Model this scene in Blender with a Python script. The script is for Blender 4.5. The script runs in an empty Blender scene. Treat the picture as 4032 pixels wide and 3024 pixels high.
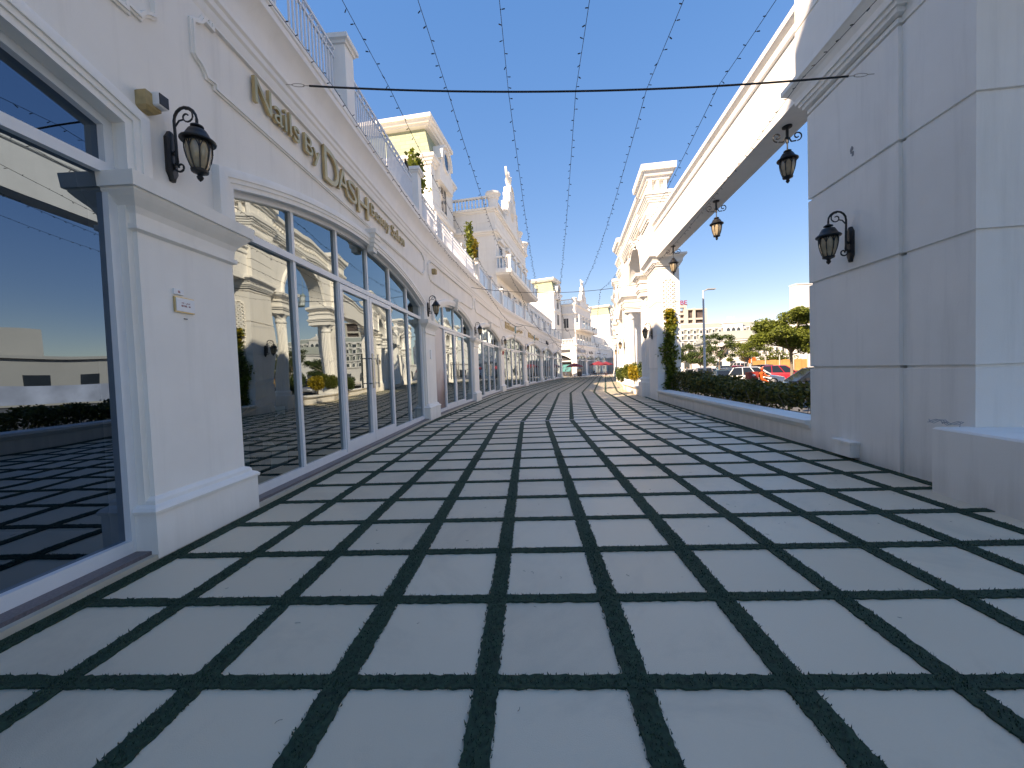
import bpy, bmesh, math, random
from mathutils import Vector, Matrix
R = math.radians
S = bpy.context.scene
C = S.collection
# ------------------------------------------------------------------ camera, sky, sun, exposure
cam = bpy.data.objects.new("camera", bpy.data.cameras.new("camera")); C.objects.link(cam)
cam.data.sensor_width = 36; cam.data.sensor_fit = 'HORIZONTAL'
cam.data.lens = 36 * 1530 / 4032
cam.data.clip_start = .05; cam.data.clip_end = 3000
p_, r_ = R(1.9), R(2.12)
fw = Vector((0, math.cos(p_), -math.sin(p_))); rt = Vector((1, 0, 0)); dn = fw.cross(rt)
rt2 = math.cos(r_) * rt + math.sin(r_) * dn; dn2 = -math.sin(r_) * rt + math.cos(r_) * dn
m = Matrix((rt2, -dn2, -fw)).transposed().to_4x4(); m.translation = (0, 0, 1.5)
cam.matrix_world = m
S.camera = cam
S.view_settings.view_transform = 'Standard'; S.view_settings.look = 'None'
S.view_settings.exposure = 2.26; S.view_settings.gamma = 1; S.view_settings.use_white_balance = True; S.view_settings.white_balance_temperature = 9300; S.view_settings.white_balance_tint = 19
SUN = Vector((-1, -.8, .93)).normalized()
w = bpy.data.worlds.new("World"); S.world = w; w.use_nodes = True
nt = w.node_tree; bg = nt.nodes['Background']
sky = nt.nodes.new('ShaderNodeTexSky'); sky.sky_type = 'NISHITA'; sky.sun_disc = False
sky.sun_elevation = math.asin(SUN.z); sky.sun_rotation = math.atan2(SUN.x, SUN.y)
sky.air_density = 1.0; sky.dust_density = 0; sky.ozone_density = 3.0; sky.altitude = 800
gam = nt.nodes.new('ShaderNodeGamma'); gam.inputs[1].default_value = .42
hsv = nt.nodes.new('ShaderNodeHueSaturation'); hsv.inputs['Hue'].default_value = .518; hsv.inputs['Saturation'].default_value = 2.2
nt.links.new(sky.outputs[0], gam.inputs[0]); nt.links.new(gam.outputs[0], hsv.inputs['Color']); nt.links.new(hsv.outputs[0], bg.inputs[0]); bg.inputs[1].default_value = .132
sl = bpy.data.lights.new("sun", 'SUN'); sl.energy = 2.35; sl.angle = R(.55); sl.color = (1, .97, .92)
so = bpy.data.objects.new("sun", sl); C.objects.link(so)
so.rotation_euler = (-SUN).to_track_quat('-Z', 'Y').to_euler(); so.location = (-30, -30, 40)
S.cycles.max_bounces = 8; S.cycles.transparent_max_bounces = 12

# ------------------------------------------------------------------ materials
MT = {}
def mat(name, col, rough=.6, metal=0, noise=0, nscale=8, bump=0, bscale=60, spec=.5, detail=6, coat=0):
    if name in MT: return MT[name]
    M = bpy.data.materials.new(name); M.use_nodes = True; n = M.node_tree.nodes; l = M.node_tree.links
    b = n['Principled BSDF']; b.inputs['Roughness'].default_value = rough; b.inputs['Metallic'].default_value = metal
    b.inputs['Base Color'].default_value = (*col, 1); b.inputs['Specular IOR Level'].default_value = spec
    b.inputs['Coat Weight'].default_value = coat
    if noise or bump:
        tc = n.new('ShaderNodeTexCoord')
    if noise:
        t = n.new('ShaderNodeTexNoise'); t.inputs['Scale'].default_value = nscale; t.inputs['Detail'].default_value = detail
        l.new(tc.outputs['Object'], t.inputs['Vector'])
        r = n.new('ShaderNodeValToRGB'); r.color_ramp.elements[0].position = .3; r.color_ramp.elements[1].position = .7
        r.color_ramp.elements[0].color = (*[c * (1 - noise) for c in col], 1)
        r.color_ramp.elements[1].color = (*[min(1, c * (1 + noise)) for c in col], 1)
        l.new(t.outputs['Fac'], r.inputs[0]); l.new(r.outputs[0], b.inputs['Base Color'])
    if bump:
        t2 = n.new('ShaderNodeTexNoise'); t2.inputs['Scale'].default_value = bscale; t2.inputs['Detail'].default_value = 3
        l.new(tc.outputs['Object'], t2.inputs['Vector'])
        bp = n.new('ShaderNodeBump'); bp.inputs['Strength'].default_value = bump; bp.inputs['Distance'].default_value = .01
        l.new(t2.outputs['Fac'], bp.inputs['Height']); l.new(bp.outputs[0], b.inputs['Normal'])
    MT[name] = M; return M
stucco = mat('stucco', (.86, .81, .745), .85, noise=.035, nscale=1.3, bump=.25, bscale=140)
def weather(M, amt=.10):
    n = M.node_tree.nodes; l = M.node_tree.links; b = n['Principled BSDF']; src = b.inputs['Base Color'].links[0].from_socket
    g = n.new('ShaderNodeNewGeometry'); mp = n.new('ShaderNodeMapping'); mp.inputs['Scale'].default_value = (5, 5, .35); l.new(g.outputs['Position'], mp.inputs[0])
    t = n.new('ShaderNodeTexNoise'); t.inputs['Scale'].default_value = 1; t.inputs['Detail'].default_value = 6; t.inputs['Roughness'].default_value = .65; l.new(mp.outputs[0], t.inputs['Vector'])
    sx = n.new('ShaderNodeSeparateXYZ'); l.new(g.outputs['Position'], sx.inputs[0])
    hz = n.new('ShaderNodeMapRange'); hz.inputs['From Min'].default_value = .0; hz.inputs['From Max'].default_value = .35; hz.inputs['To Min'].default_value = .30; hz.inputs['To Max'].default_value = 0; l.new(sx.outputs['Z'], hz.inputs[0])
    ad = n.new('ShaderNodeMath'); ad.operation = 'ADD'; l.new(t.outputs['Fac'], ad.inputs[0]); l.new(hz.outputs[0], ad.inputs[1])
    r = n.new('ShaderNodeMapRange'); r.inputs['From Min'].default_value = .52; r.inputs['From Max'].default_value = .85; r.inputs['To Min'].default_value = 0; r.inputs['To Max'].default_value = amt * 3; l.new(ad.outputs[0], r.inputs[0])
    mx = n.new('ShaderNodeMix'); mx.data_type = 'RGBA'; mx.inputs['B'].default_value = (.42, .385, .34, 1); l.new(r.outputs[0], mx.inputs['Factor']); l.new(src, mx.inputs['A']); l.new(mx.outputs['Result'], b.inputs['Base Color'])
weather(stucco)
trim = mat('trim', (.87, .825, .765), .75, noise=.03, nscale=2.5, bump=.1, bscale=90)
weather(trim, .06)
warm = mat('warm_stucco', (.80, .785, .75), .85, noise=.03, nscale=1.1, bump=.25, bscale=120)
alu = mat('white_aluminium', (.74, .745, .75), .35, bump=.02, bscale=20, noise=.02)
pale = mat('pale_render', (.60, .59, .57), .85, noise=.05, nscale=.3)
palet = mat('pale_trim', (.66, .65, .63), .8, noise=.05, nscale=.3)
beige = mat('beige_tile', (.52, .46, .37), .6, noise=.08, nscale=6)
granite = mat('purple_granite', (.13, .11, .12), .4, noise=.25, nscale=60)
black = mat('black_iron', (.012, .012, .013), .45, noise=.3, nscale=30)
wire_m = mat('dark_wire', (.012, .012, .015), .6)
gold = mat('gold_metal', (.56, .42, .22), .38, metal=.6, noise=.1, nscale=4)
white = mat('white_paint', (.8, .8, .8), .5, noise=.02, nscale=3)
iron_w = mat('white_railing', (.75, .755, .77), .5, noise=.03, nscale=4)
roofg = None
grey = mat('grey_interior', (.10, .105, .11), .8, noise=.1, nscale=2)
red = mat('red_canvas', (.20, .02, .03), .8, noise=.1, nscale=6)
wood = mat('brown_wood', (.20, .085, .035), .6, noise=.25, nscale=12)
bark = mat('bark', (.20, .16, .12), .9, noise=.3, nscale=15, bump=.6, bscale=40)
soil = mat('soil', (.11, .08, .055), .95, noise=.3, nscale=10)
def leafmat(name, col, hue=.35, sub=.15):
    M = bpy.data.materials.new(name); M.use_nodes = True; n = M.node_tree.nodes; l = M.node_tree.links
    b = n['Principled BSDF']; b.inputs['Roughness'].default_value = .5; b.inputs['Specular IOR Level'].default_value = .3
    g = n.new('ShaderNodeNewGeometry'); r = n.new('ShaderNodeValToRGB')
    r.color_ramp.elements[0].color = (col[0] * (1 - hue), col[1] * (1 - hue), col[2] * (1 - hue), 1)
    r.color_ramp.elements[1].color = (min(1, col[0] * (1 + hue * 1.5)), min(1, col[1] * (1 + hue)), col[2] * (1 + hue * .3), 1)
    l.new(g.outputs['Random Per Island'], r.inputs[0]); l.new(r.outputs[0], b.inputs['Base Color'])
    tr = n.new('ShaderNodeBsdfTranslucent'); l.new(r.outputs[0], tr.inputs[0])
    mx = n.new('ShaderNodeMixShader'); mx.inputs[0].default_value = sub
    o = n['Material Output']; l.new(b.outputs[0], mx.inputs[1]); l.new(tr.outputs[0], mx.inputs[2]); l.new(mx.outputs[0], o.inputs[0])
    return M
lf_dark = leafmat('hedge_leaf', (.105, .105, .026), .55, .25)
lf_green = leafmat('shrub_leaf', (.10, .13, .025), .45, .3)
lf_yel = leafmat('yellow_leaf', (.30, .245, .03), .4, .3)
lf_tree = leafmat('tree_leaf', (.12, .165, .035), .5, .35)
lf_tree2 = leafmat('dark_tree_leaf', (.05, .085, .028), .5, .2)
lf_vine = leafmat('vine_leaf', (.12, .16, .025), .5, .3)
turf = leafmat('turf', (.014, .045, .024), .55, .05)
def glassmat(name, refl, tint, trans=(.30, .38, .40), wav=.05):
    M = bpy.data.materials.new(name); M.use_nodes = True; n = M.node_tree.nodes; l = M.node_tree.links
    o = n['Material Output']; n.remove(n['Principled BSDF'])
    gl = n.new('ShaderNodeBsdfGlossy'); gl.inputs['Roughness'].default_value = .004; gl.inputs['Color'].default_value = (*tint, 1)
    tp = n.new('ShaderNodeBsdfTransparent'); tp.inputs['Color'].default_value = (*trans, 1)
    fr = n.new('ShaderNodeFresnel'); fr.inputs['IOR'].default_value = 1.5
    ma = n.new('ShaderNodeMath'); ma.operation = 'MULTIPLY_ADD'; ma.inputs[1].default_value = 1 - refl; ma.inputs[2].default_value = refl
    l.new(fr.outputs[0], ma.inputs[0])
    mx = n.new('ShaderNodeMixShader'); l.new(ma.outputs[0], mx.inputs[0]); l.new(tp.outputs[0], mx.inputs[1]); l.new(gl.outputs[0], mx.inputs[2])
    tc = n.new('ShaderNodeTexCoord'); t = n.new('ShaderNodeTexNoise'); t.inputs['Scale'].default_value = .9; t.inputs['Detail'].default_value = 1
    l.new(tc.outputs['Object'], t.inputs['Vector'])
    bp = n.new('ShaderNodeBump'); bp.inputs['Strength'].default_value = wav; bp.inputs['Distance'].default_value = .1
    l.new(t.outputs['Fac'], bp.inputs['Height']); l.new(bp.outputs[0], gl.inputs['Normal'])
    l.new(mx.outputs[0], o.inputs[0]); return M
glass = glassmat('tinted_glass', .23, (.78, .92, .96), (.30, .40, .42))
glass_dark = glassmat('blue_glass', .22, (.50, .68, .86), (.06, .085, .11))
frost = mat('frosted_glass', (.55, .60, .62), .25, noise=.05, nscale=.8, spec=.6)
winm = mat('window_glass', (.03, .04, .05), .08, spec=.8)
def emberglass():
    M = mat('amber_glass', (.33, .26, .17), .15, noise=.25, nscale=9, spec=.6); return M
amber = emberglass()
def roofmat():
    M = mat('green_shingle', (.33, .36, .24), .8); n = M.node_tree.nodes; l = M.node_tree.links
    tc = n.new('ShaderNodeTexCoord'); mp = n.new('ShaderNodeMapping'); mp.inputs['Rotation'].default_value = (R(90), 0, 0)
    br = n.new('ShaderNodeTexBrick'); br.inputs['Scale'].default_value = 1; br.inputs['Brick Width'].default_value = .75; br.inputs['Row Height'].default_value = .32
    br.inputs['Mortar Size'].default_value = .012; br.inputs['Color1'].default_value = (.36, .39, .26, 1); br.inputs['Color2'].default_value = (.30, .33, .22, 1); br.inputs['Mortar'].default_value = (.17, .19, .13, 1)
    l.new(tc.outputs['Object'], mp.inputs[0]); l.new(mp.outputs[0], br.inputs['Vector']); l.new(br.outputs[0], n['Principled BSDF'].inputs['Base Color']); return M
roofg = roofmat()
def pavemat():
    M = mat('paving', (.36, .345, .335), .55, bump=.2, bscale=220); n = M.node_tree.nodes; l = M.node_tree.links
    b = n['Principled BSDF']; b.inputs['Specular IOR Level'].default_value = .45
    at = n.new('ShaderNodeAttribute'); at.attribute_name = 'tint'
    tc = n.new('ShaderNodeTexCoord')
    t1 = n.new('ShaderNodeTexNoise'); t1.inputs['Scale'].default_value = 2.2; t1.inputs['Detail'].default_value = 7; l.new(tc.outputs['Object'], t1.inputs['Vector'])
    t2 = n.new('ShaderNodeTexNoise'); t2.inputs['Scale'].default_value = 260; t2.inputs['Detail'].default_value = 2; l.new(tc.outputs['Object'], t2.inputs['Vector'])
    mx = n.new('ShaderNodeMix'); mx.data_type = 'RGBA'; mx.inputs['A'].default_value = (.65, .53, .39, 1); mx.inputs['B'].default_value = (.78, .645, .485, 1)
    s = n.new('ShaderNodeMath'); s.operation = 'MULTIPLY_ADD'; s.inputs[1].default_value = .55; l.new(at.outputs['Fac'], s.inputs[0])
    s2 = n.new('ShaderNodeMath'); s2.operation = 'MULTIPLY_ADD'; s2.inputs[1].default_value = .5; l.new(t1.outputs['Fac'], s2.inputs[0])
    s3 = n.new('ShaderNodeMath'); s3.operation = 'MULTIPLY_ADD'; s3.inputs[1].default_value = .55; s3.inputs[2].default_value = -.28; l.new(t2.outputs['Fac'], s3.inputs[0])
    l.new(s3.outputs[0], s2.inputs[2]); l.new(s2.outputs[0], s.inputs[2]); l.new(s.outputs[0], mx.inputs['Factor']); l.new(mx.outputs['Result'], b.inputs['Base Color'])
    t4 = n.new('ShaderNodeTexNoise'); t4.inputs['Scale'].default_value = .55; t4.inputs['Detail'].default_value = 8; t4.inputs['Roughness'].default_value = .7; t4.inputs['Distortion'].default_value = .6; l.new(tc.outputs['Object'], t4.inputs['Vector'])
    vr = n.new('ShaderNodeTexVoronoi'); vr.inputs['Scale'].default_value = 2.3; l.new(tc.outputs['Object'], vr.inputs['Vector'])
    sp = n.new('ShaderNodeMapRange'); sp.inputs['From Min'].default_value = .012; sp.inputs['From Max'].default_value = .03; sp.inputs['To Min'].default_value = .45; sp.inputs['To Max'].default_value = 0; l.new(vr.outputs['Distance'], sp.inputs[0])
    d1 = n.new('ShaderNodeMapRange'); d1.inputs['From Min'].default_value = .50; d1.inputs['From Max'].default_value = .78; d1.inputs['To Min'].default_value = 0; d1.inputs['To Max'].default_value = .55; l.new(t4.outputs['Fac'], d1.inputs[0])
    mxx = n.new('ShaderNodeMath'); mxx.operation = 'MAXIMUM'; l.new(d1.outputs[0], mxx.inputs[0]); l.new(sp.outputs[0], mxx.inputs[1])
    dm = n.new('ShaderNodeMix'); dm.data_type = 'RGBA'; dm.inputs['B'].default_value = (.33, .27, .215, 1); l.new(mxx.outputs[0], dm.inputs['Factor']); l.new(mx.outputs['Result'], dm.inputs['A']); l.new(dm.outputs['Result'], b.inputs['Base Color'])
    r = n.new('ShaderNodeMapRange'); r.inputs['To Min'].default_value = .30; r.inputs['To Max'].default_value = .58; l.new(t1.outputs['Fac'], r.inputs[0]); l.new(r.outputs[0], b.inputs['Roughness'])
    return M
paving = pavemat()
asphalt = mat('asphalt', (.10, .098, .095), .9, noise=.2, nscale=1.5)
sand = mat('sand', (.34, .28, .20), .95, noise=.15, nscale=.4)
pebble = mat('pebbles', (.35, .34, .33), .7, noise=.5, nscale=70)
concrete = mat('concrete', (.48, .46, .42), .85, noise=.1, nscale=1.2)

# ------------------------------------------------------------------ helpers
rnd = random.Random(7)
class MB:
    def __init__(s): s.v = []; s.f = []
    def add(s, vs, fs):
        b = len(s.v); s.v += [tuple(v) for v in vs]; s.f += [tuple(i + b for i in f) for f in fs]
    def box(s, x0, x1, y0, y1, z0, z1):
        s.add([(x0, y0, z0), (x1, y0, z0), (x1, y1, z0), (x0, y1, z0), (x0, y0, z1), (x1, y0, z1), (x1, y1, z1), (x0, y1, z1)],
              [(0, 3, 2, 1), (4, 5, 6, 7), (0, 1, 5, 4), (1, 2, 6, 5), (2, 3, 7, 6), (3, 0, 4, 7)])
    def fbox(s, fr, s0, s1, d0, d1, z0, z1, n=1):
        s.sweep(fr, [(d0, z0), (d1, z0), (d1, z1), (d0, z1)], s0, s1, n)
    def rings(s, rs, closed=True, caps=True):
        n = len(rs[0]); b = len(s.v)
        for r in rs: s.v += [tuple(v) for v in r]
        for i in range(len(rs) - 1):
            for j in range(n if closed else n - 1):
                k = (j + 1) % n; s.f.append((b + i * n + j, b + i * n + k, b + (i + 1) * n + k, b + (i + 1) * n + j))
        if caps:
            s.f.append(tuple(b + j for j in range(n))[::-1]); s.f.append(tuple(b + (len(rs) - 1) * n + j for j in range(n)))
    def sweep(s, fr, prof, s0, s1, n=1):
        s.rings([[fr.P(s0 + (s1 - s0) * i / n, d, z) for d, z in prof] for i in range(n + 1)])
    def stack(s, fr, s0, s1, d0, d1, layers, n=1, back=False):
        rs = []
        for z, e in layers:
            a, b_ = s0 - e, s1 + e; dd = d0 - (e if back else 0)
            ring = [fr.P(a + (b_ - a) * i / n, d1 + e, z) for i in range(n + 1)] + [fr.P(a + (b_ - a) * i / n, dd, z) for i in range(n, -1, -1)]
            rs.append(ring)
        s.rings(rs)
    def path(s, fr, pts, prof, closed=False):
        n = len(pts); rs = []
        for i in range(n):
            a = pts[(i - 1) % n] if (closed or i) else None; c = pts[(i + 1) % n] if (closed or i < n - 1) else None; b = pts[i]
            ns = []
            for p, q in ((a, b), (b, c)):
                if p is None or q is None: continue
                dx, dz = q[0] - p[0], q[1] - p[1]; L = math.hypot(dx, dz) or 1; ns.append((-dz / L, dx / L))
            if len(ns) == 2:
                mx, mz = ns[0][0] + ns[1][0], ns[0][1] + ns[1][1]; q = mx * mx + mz * mz
                k = 2 / max(q, .7); nx, nz = mx * k, mz * k
            else: nx, nz = ns[0]
            rs.append([fr.P(b[0] + nx * o, d, b[1] + nz * o) for o, d in prof])
        if closed: rs.append(rs[0])
        s.rings(rs, caps=not closed)
    def tube(s, pts, r, n=6, caps=True):
        pts = [Vector(p) for p in pts]; rs = []
        up = Vector((0, 0, 1))
        for i, p in enumerate(pts):
            t = (pts[min(i + 1, len(pts) - 1)] - pts[max(i - 1, 0)]).normalized()
            u = t.cross(up if abs(t.z) < .95 else Vector((0, 1, 0))).normalized(); v = t.cross(u)
            q = r[i] if isinstance(r, (list, tuple)) else r
            rs.append([p + (u * math.cos(2 * math.pi * j / n) + v * math.sin(2 * math.pi * j / n)) * q for j in range(n)])
        s.rings(rs, caps=caps)
    def lathe(s, c, prof, n=16, flute=0, nf=20):
        rs = []
        for r, z in prof:
            rs.append([(c[0] + (r * (1 - flute * (.5 + .5 * math.cos(nf * 2 * math.pi * j / n)))) * math.cos(2 * math.pi * j / n),
                        c[1] + (r * (1 - flute * (.5 + .5 * math.cos(nf * 2 * math.pi * j / n)))) * math.sin(2 * math.pi * j / n), c[2] + z) for j in range(n)])
        s.rings(rs)
    def poly(s, fr, pts, d0, d1):   # extruded polygon in the (s, z) plane
        n = len(pts); s.rings([[fr.P(a, d0, z) for a, z in pts], [fr.P(a, d1, z) for a, z in pts]])
    def leaf(s, p, sz, rng, nrm=None):
        t = Vector((rng.gauss(0, 1), rng.gauss(0, 1), rng.gauss(0, .6))).normalized(); u = t.orthogonal(); u.rotate(Matrix.Rotation(rng.uniform(0, 6.28), 3, t))
        a = sz * rng.uniform(.7, 1.3); p = Vector(p); t2 = t * a; u2 = u * a * .45
        b = len(s.v); s.v += [tuple(p - t2 * .5), tuple(p + u2), tuple(p + t2), tuple(p - u2)]; s.f.append((b, b + 1, b + 2, b + 3))
    def blob(s, c, rad, n, sz, rng, shell=.55):
        for _ in range(n):
            d = Vector((rng.gauss(0, 1), rng.gauss(0, 1), rng.gauss(0, 1))).normalized() * (shell + (1 - shell) * rng.random())
            s.leaf((c[0] + d.x * rad[0], c[1] + d.y * rad[1], c[2] + d.z * rad[2]), sz, rng)
    def build(s, name, m, parent=None, smooth=0, label=None):
        off = Vector((0, 0, 0)); q = parent
        while q is not None: off += q.location; q = q.parent
        me = bpy.data.meshes.new(name); me.from_pydata([(v[0] - off.x, v[1] - off.y, v[2] - off.z) for v in s.v], [], s.f); me.update()
        if smooth:
            me.polygons.foreach_set('use_smooth', [True] * len(me.polygons)); me.set_sharp_from_angle(angle=R(smooth))
        me.materials.append(m)
        o = bpy.data.objects.new(name, me); C.objects.link(o); o.parent = parent
        if label: o['label'] = label
        return o
def tag(o, label=None, cat=None, group=None, kind=None):
    for k, v in (('label', label), ('category', cat), ('group', group), ('kind', kind)):
        if v: o[k] = v
    return o
def thing(name, label, cat, loc=(0, 0, 0), group=None):
    o = bpy.data.objects.new(name, None); C.objects.link(o); o.location = loc; o.empty_display_size = .2
    return tag(o, label, cat, group)
def copy_tree(o, parent=None):
    c = o.copy(); C.objects.link(c); c.parent = parent
    for ch in o.children: copy_tree(ch, c)
    return c
class Lin:      # straight frame: origin, unit direction along s, outward normal for d
    def __init__(s, ox, oy, dx, dy, side):
        L = math.hypot(dx, dy); s.o = (ox, oy); s.u = (dx / L, dy / L); s.n = (s.u[1] * side, -s.u[0] * side)
    def P(s, a, d, z): return (s.o[0] + s.u[0] * a + s.n[0] * d, s.o[1] + s.u[1] * a + s.n[1] * d, z)
class Curve:
    def __init__(s, pts, side): s.y = [p[0] for p in pts]; s.x = [p[1] for p in pts]; s.side = side; s.mk()
    def mk(s):
        n = len(s.y); dl = [(s.x[i + 1] - s.x[i]) / (s.y[i + 1] - s.y[i]) for i in range(n - 1)]
        s.m = [dl[0]] + [(dl[i - 1] + dl[i]) / 2 for i in range(1, n - 1)] + [dl[-1]]
    def X(s, y):
        n = len(s.y)
        if y <= s.y[0]: return s.x[0] + s.m[0] * (y - s.y[0]), s.m[0]
        if y >= s.y[-1]: return s.x[-1] + s.m[-1] * (y - s.y[-1]), s.m[-1]
        i = max(k for k in range(n - 1) if s.y[k] <= y); h = s.y[i + 1] - s.y[i]; t = (y - s.y[i]) / h
        def H(t): return (2*t**3-3*t*t+1)*s.x[i] + (t**3-2*t*t+t)*h*s.m[i] + (3*t*t-2*t**3)*s.x[i+1] + (t**3-t*t)*h*s.m[i+1]
        return H(t), (H(t + 1e-4) - H(t)) / (1e-4 * h)
    def P(s, a, d, z):
        x, k = s.X(a); L = math.hypot(1, k); return (x + s.side * d / L, a - s.side * k * d / L, z)
def text_mesh(body, size=1, extrude=.02, font=None):
    cu = bpy.data.curves.new('lettering', 'FONT'); cu.body = body; cu.size = size; cu.extrude = extrude; cu.resolution_u = 4
    o = bpy.data.objects.new('lettering', cu); C.objects.link(o)
    dg = bpy.context.evaluated_depsgraph_get(); dg.update()
    me = bpy.data.meshes.new_from_object(o.evaluated_get(dg)); bpy.data.objects.remove(o); bpy.data.curves.remove(cu)
    return [v.co.copy() for v in me.vertices], [tuple(p.vertices) for p in me.polygons]
def lettering(mb, fr, body, s0, s1, z0, z1, d0, d1, flip=False):
    vs, fs = text_mesh(body); xs = [v.x for v in vs]; ys = [v.y for v in vs]
    if not xs: return
    x0, x1, y0, y1 = min(xs), max(xs), min(ys), max(ys)
    out = []
    for v in vs:
        t = (v.x - x0) / (x1 - x0); a = s1 + (s0 - s1) * t if flip else s0 + (s1 - s0) * t
        out.append(fr.P(a, d0 if v.z < 0 else d1, z0 + (z1 - z0) * (v.y - y0) / (y1 - y0)))
    mb.add(out, fs)

LF = Curve([(-14, -3.87), (4.48, -3.0), (11.5, -2.67), (13, -2.58), (20.2, -1.72), (28.8, -.55), (37.5, 1.5), (47.5, 3.87), (56.5, 6.2), (66.5, 8.72)], 1)
WF = Lin(5.135 - .1137 * 6.574, 0, .1137, 1, -1)     # d > 0 points to the street (-x)
kW = math.hypot(1, .1137)
def sW(y): return y * kW
def grooves(z0, z1, lines, g=.035, dp=.02):
    L = [(z0, 0)]
    for z in lines: L += [(z - g / 2, 0), (z - g / 2 + .004, -dp), (z + g / 2 - .004, -dp), (z + g / 2, 0)]
    return L + [(z1, 0)]

# ------------------------------------------------------------------ setting: ground, promenade
mb = MB(); mb.add([(-600, -300, -.62), (900, -300, -.62), (900, 1500, -.62), (-600, 1500, -.62)], [(0, 1, 2, 3)]); tag(mb.build('ground', sand), kind='structure')
mb = MB(); mb.add([(8.3, -30, -.6), (140, -30, -.6), (140, 118, -.6), (12, 118, -.6)], [(0, 1, 2, 3)]); tag(mb.build('parking_lot', asphalt), kind='structure')
def centre(j):      # point of strip 0 on row line j
    y = 1.927 + .684 * j; y1, y2 = 11.5, 24.5
    x = -2.337 + .0463 * (min(y, y1) - 1.927)
    if y > y1: x += .15 * (min(y, y2) - y1)
    if y > y2: x += .242 * (y - y2)
    return x, y
def cell(i, j):
    x, y = centre(j); return (x + i * .72, y - i * .72 * .046)
def left_edge(y): return LF.X(y)[0] + .02
def right_edge(y):
    if y < 16.75: return 5.135 + .1137 * (y - 6.574)
    if y < 27.6: return 6.292 + .155 * (y - 16.75)
    return 7.97 + .25 * (y - 27.6)
def inside(x, y):
    if y > 74: return -4 < x < 45
    if y > 62: return left_edge(y) < x < right_edge(y) + 12
    return left_edge(y) < x < right_edge(y)
mb = MB(); tint = []
for j in range(-14, 150):
    for i in range(-14, 60):
        c = cell(i + .5, j + .5)
        if not (left_edge(min(c[1], 67)) - 1.2 < c[0] < (right_edge(c[1]) + 1.2 if c[1] < 60 else 45)): continue
        q = [cell(i, j), cell(i + 1, j), cell(i + 1, j + 1), cell(i, j + 1)]
        mb.add([(x, y, 0) for x, y in q], [(0, 1, 2, 3)]); tint.append(rnd.random())
po = mb.build('paving', paving); tag(po, kind='structure')
at = po.data.attributes.new('tint', 'FLOAT', 'FACE'); at.data.foreach_set('value', tint)
# turf strips in the joints: ragged ribbons with tufts
mb = MB(); tr = random.Random(3); blades = MB()
def ribbon(pts, hw, z, jit):
    L = []
    for k, (p, n) in enumerate(pts):
        a = hw + tr.uniform(-jit, jit); b = hw + tr.uniform(-jit, jit)
        zz = z + .002
        A, B = (p[0] - n[0] * a, p[1] - n[1] * a), (p[0] + n[0] * b, p[1] + n[1] * b)
        L.append(((*A, .001), (*A, zz), (*B, zz), (*B, .001)))
    vs = [v for q in L for v in q]; mb.add(vs, [(4 * k + i, 4 * k + i + 1, 4 * k + i + 5, 4 * k + i + 4) for k in range(len(L) - 1) for i in range(3)])
def tufts(p, n, hw, dens, ds):
    for _ in range(int(dens * ds * 2 * hw + tr.random())):
        o = max(-hw - .006, min(hw + .006, tr.gauss(0, hw * .62))); e = tr.uniform(-ds, ds); q = Vector((p[0] + n[0] * o + n[1] * e, p[1] + n[1] * o - n[0] * e, .004))
        if q.y < .9: continue
        h = tr.uniform(.008, .018); w_ = tr.uniform(.0025, .005); a = tr.uniform(0, 6.28); u = Vector((math.cos(a), math.sin(a), 0)); ln = Vector((tr.gauss(0, .006), tr.gauss(0, .006), h))
        b = len(blades.v); blades.v += [tuple(q - u * w_), tuple(q + u * w_), tuple(q + ln)]; blades.f.append((b, b + 1, b + 2))
def strip(pf, t0, t1, hw, z):
    run = []; t = t0
    while t < t1:
        p = pf(t); q = pf(t + .01); d = Vector((q[0] - p[0], q[1] - p[1])); d.normalize(); n = (-d.y, d.x)
        y = p[1]; ds = .025 if y < 5 else .06 if y < 9 else .3
        if inside(p[0], p[1]) and y > -6:
            run.append((p, n))
            if y < 7: tufts(p, n, hw, 9000 if y < 3.5 else 4000, ds)
        else:
            if len(run) > 1: ribbon(run, hw, z, .006)
            run = []
        t += ds / .7
    if len(run) > 1: ribbon(run, hw, z, .006)
for i in range(-6, 26):
    hw = .056 + .004 * ((i * 7) % 3)
    strip(lambda t, i=i: cell(i, t), -9, 100, hw, .008)
for j in range(-9, 96):
    if j in (14,): continue
    strip(lambda t, j=j: cell(t, j), -6, 24, .040, .0085)
strip(lambda t: (left_edge(t * .7) + .06, t * .7), -6, 96, .055, .0092)
strip(lambda t: (right_edge(t * .7) - .06, t * .7), 0.5, 24, .05, .0092)
tag(mb.build('turf_strips', mat('turf_base', (.016, .046, .026), .9, noise=.45, nscale=45)), kind='stuff', label='dark green artificial turf strips in the paving joints', cat='turf')
tag(blades.build('grass_blades', turf), kind='stuff', label='short blades of artificial grass fraying over the slab edges', cat='grass')
mb = MB(); fr_ = random.Random(9)
for _ in range(150):
    y = .8 + 7 * fr_.random() ** 1.6; x = fr_.uniform(-2.6, 4.6); a = fr_.uniform(0, 6.28); L_ = fr_.uniform(.01, .035); c_ = fr_.uniform(-60, 60)
    mb.tube([(x + L_ * t * math.cos(a + c_ * t * L_), y + L_ * t * math.sin(a + c_ * t * L_), .003) for t in (0, .35, .7, 1)], .0011, 3)
tag(mb.build('grass_fibres', soil), 'loose dry fibres scattered over the paving slabs', 'debris', kind='stuff')
mb = MB(); run = []
x = -4.0
while x < 7:
    xx, yy = centre(14); q = (x, yy - (x - xx) * .046)
    if inside(*q): run.append((q, (0.046, 1)))
    x += .05
mb = MB(); ribbon(run, .055, .012, .012); tag(mb.build('pebble_strip', pebble), kind='structure')

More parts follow.
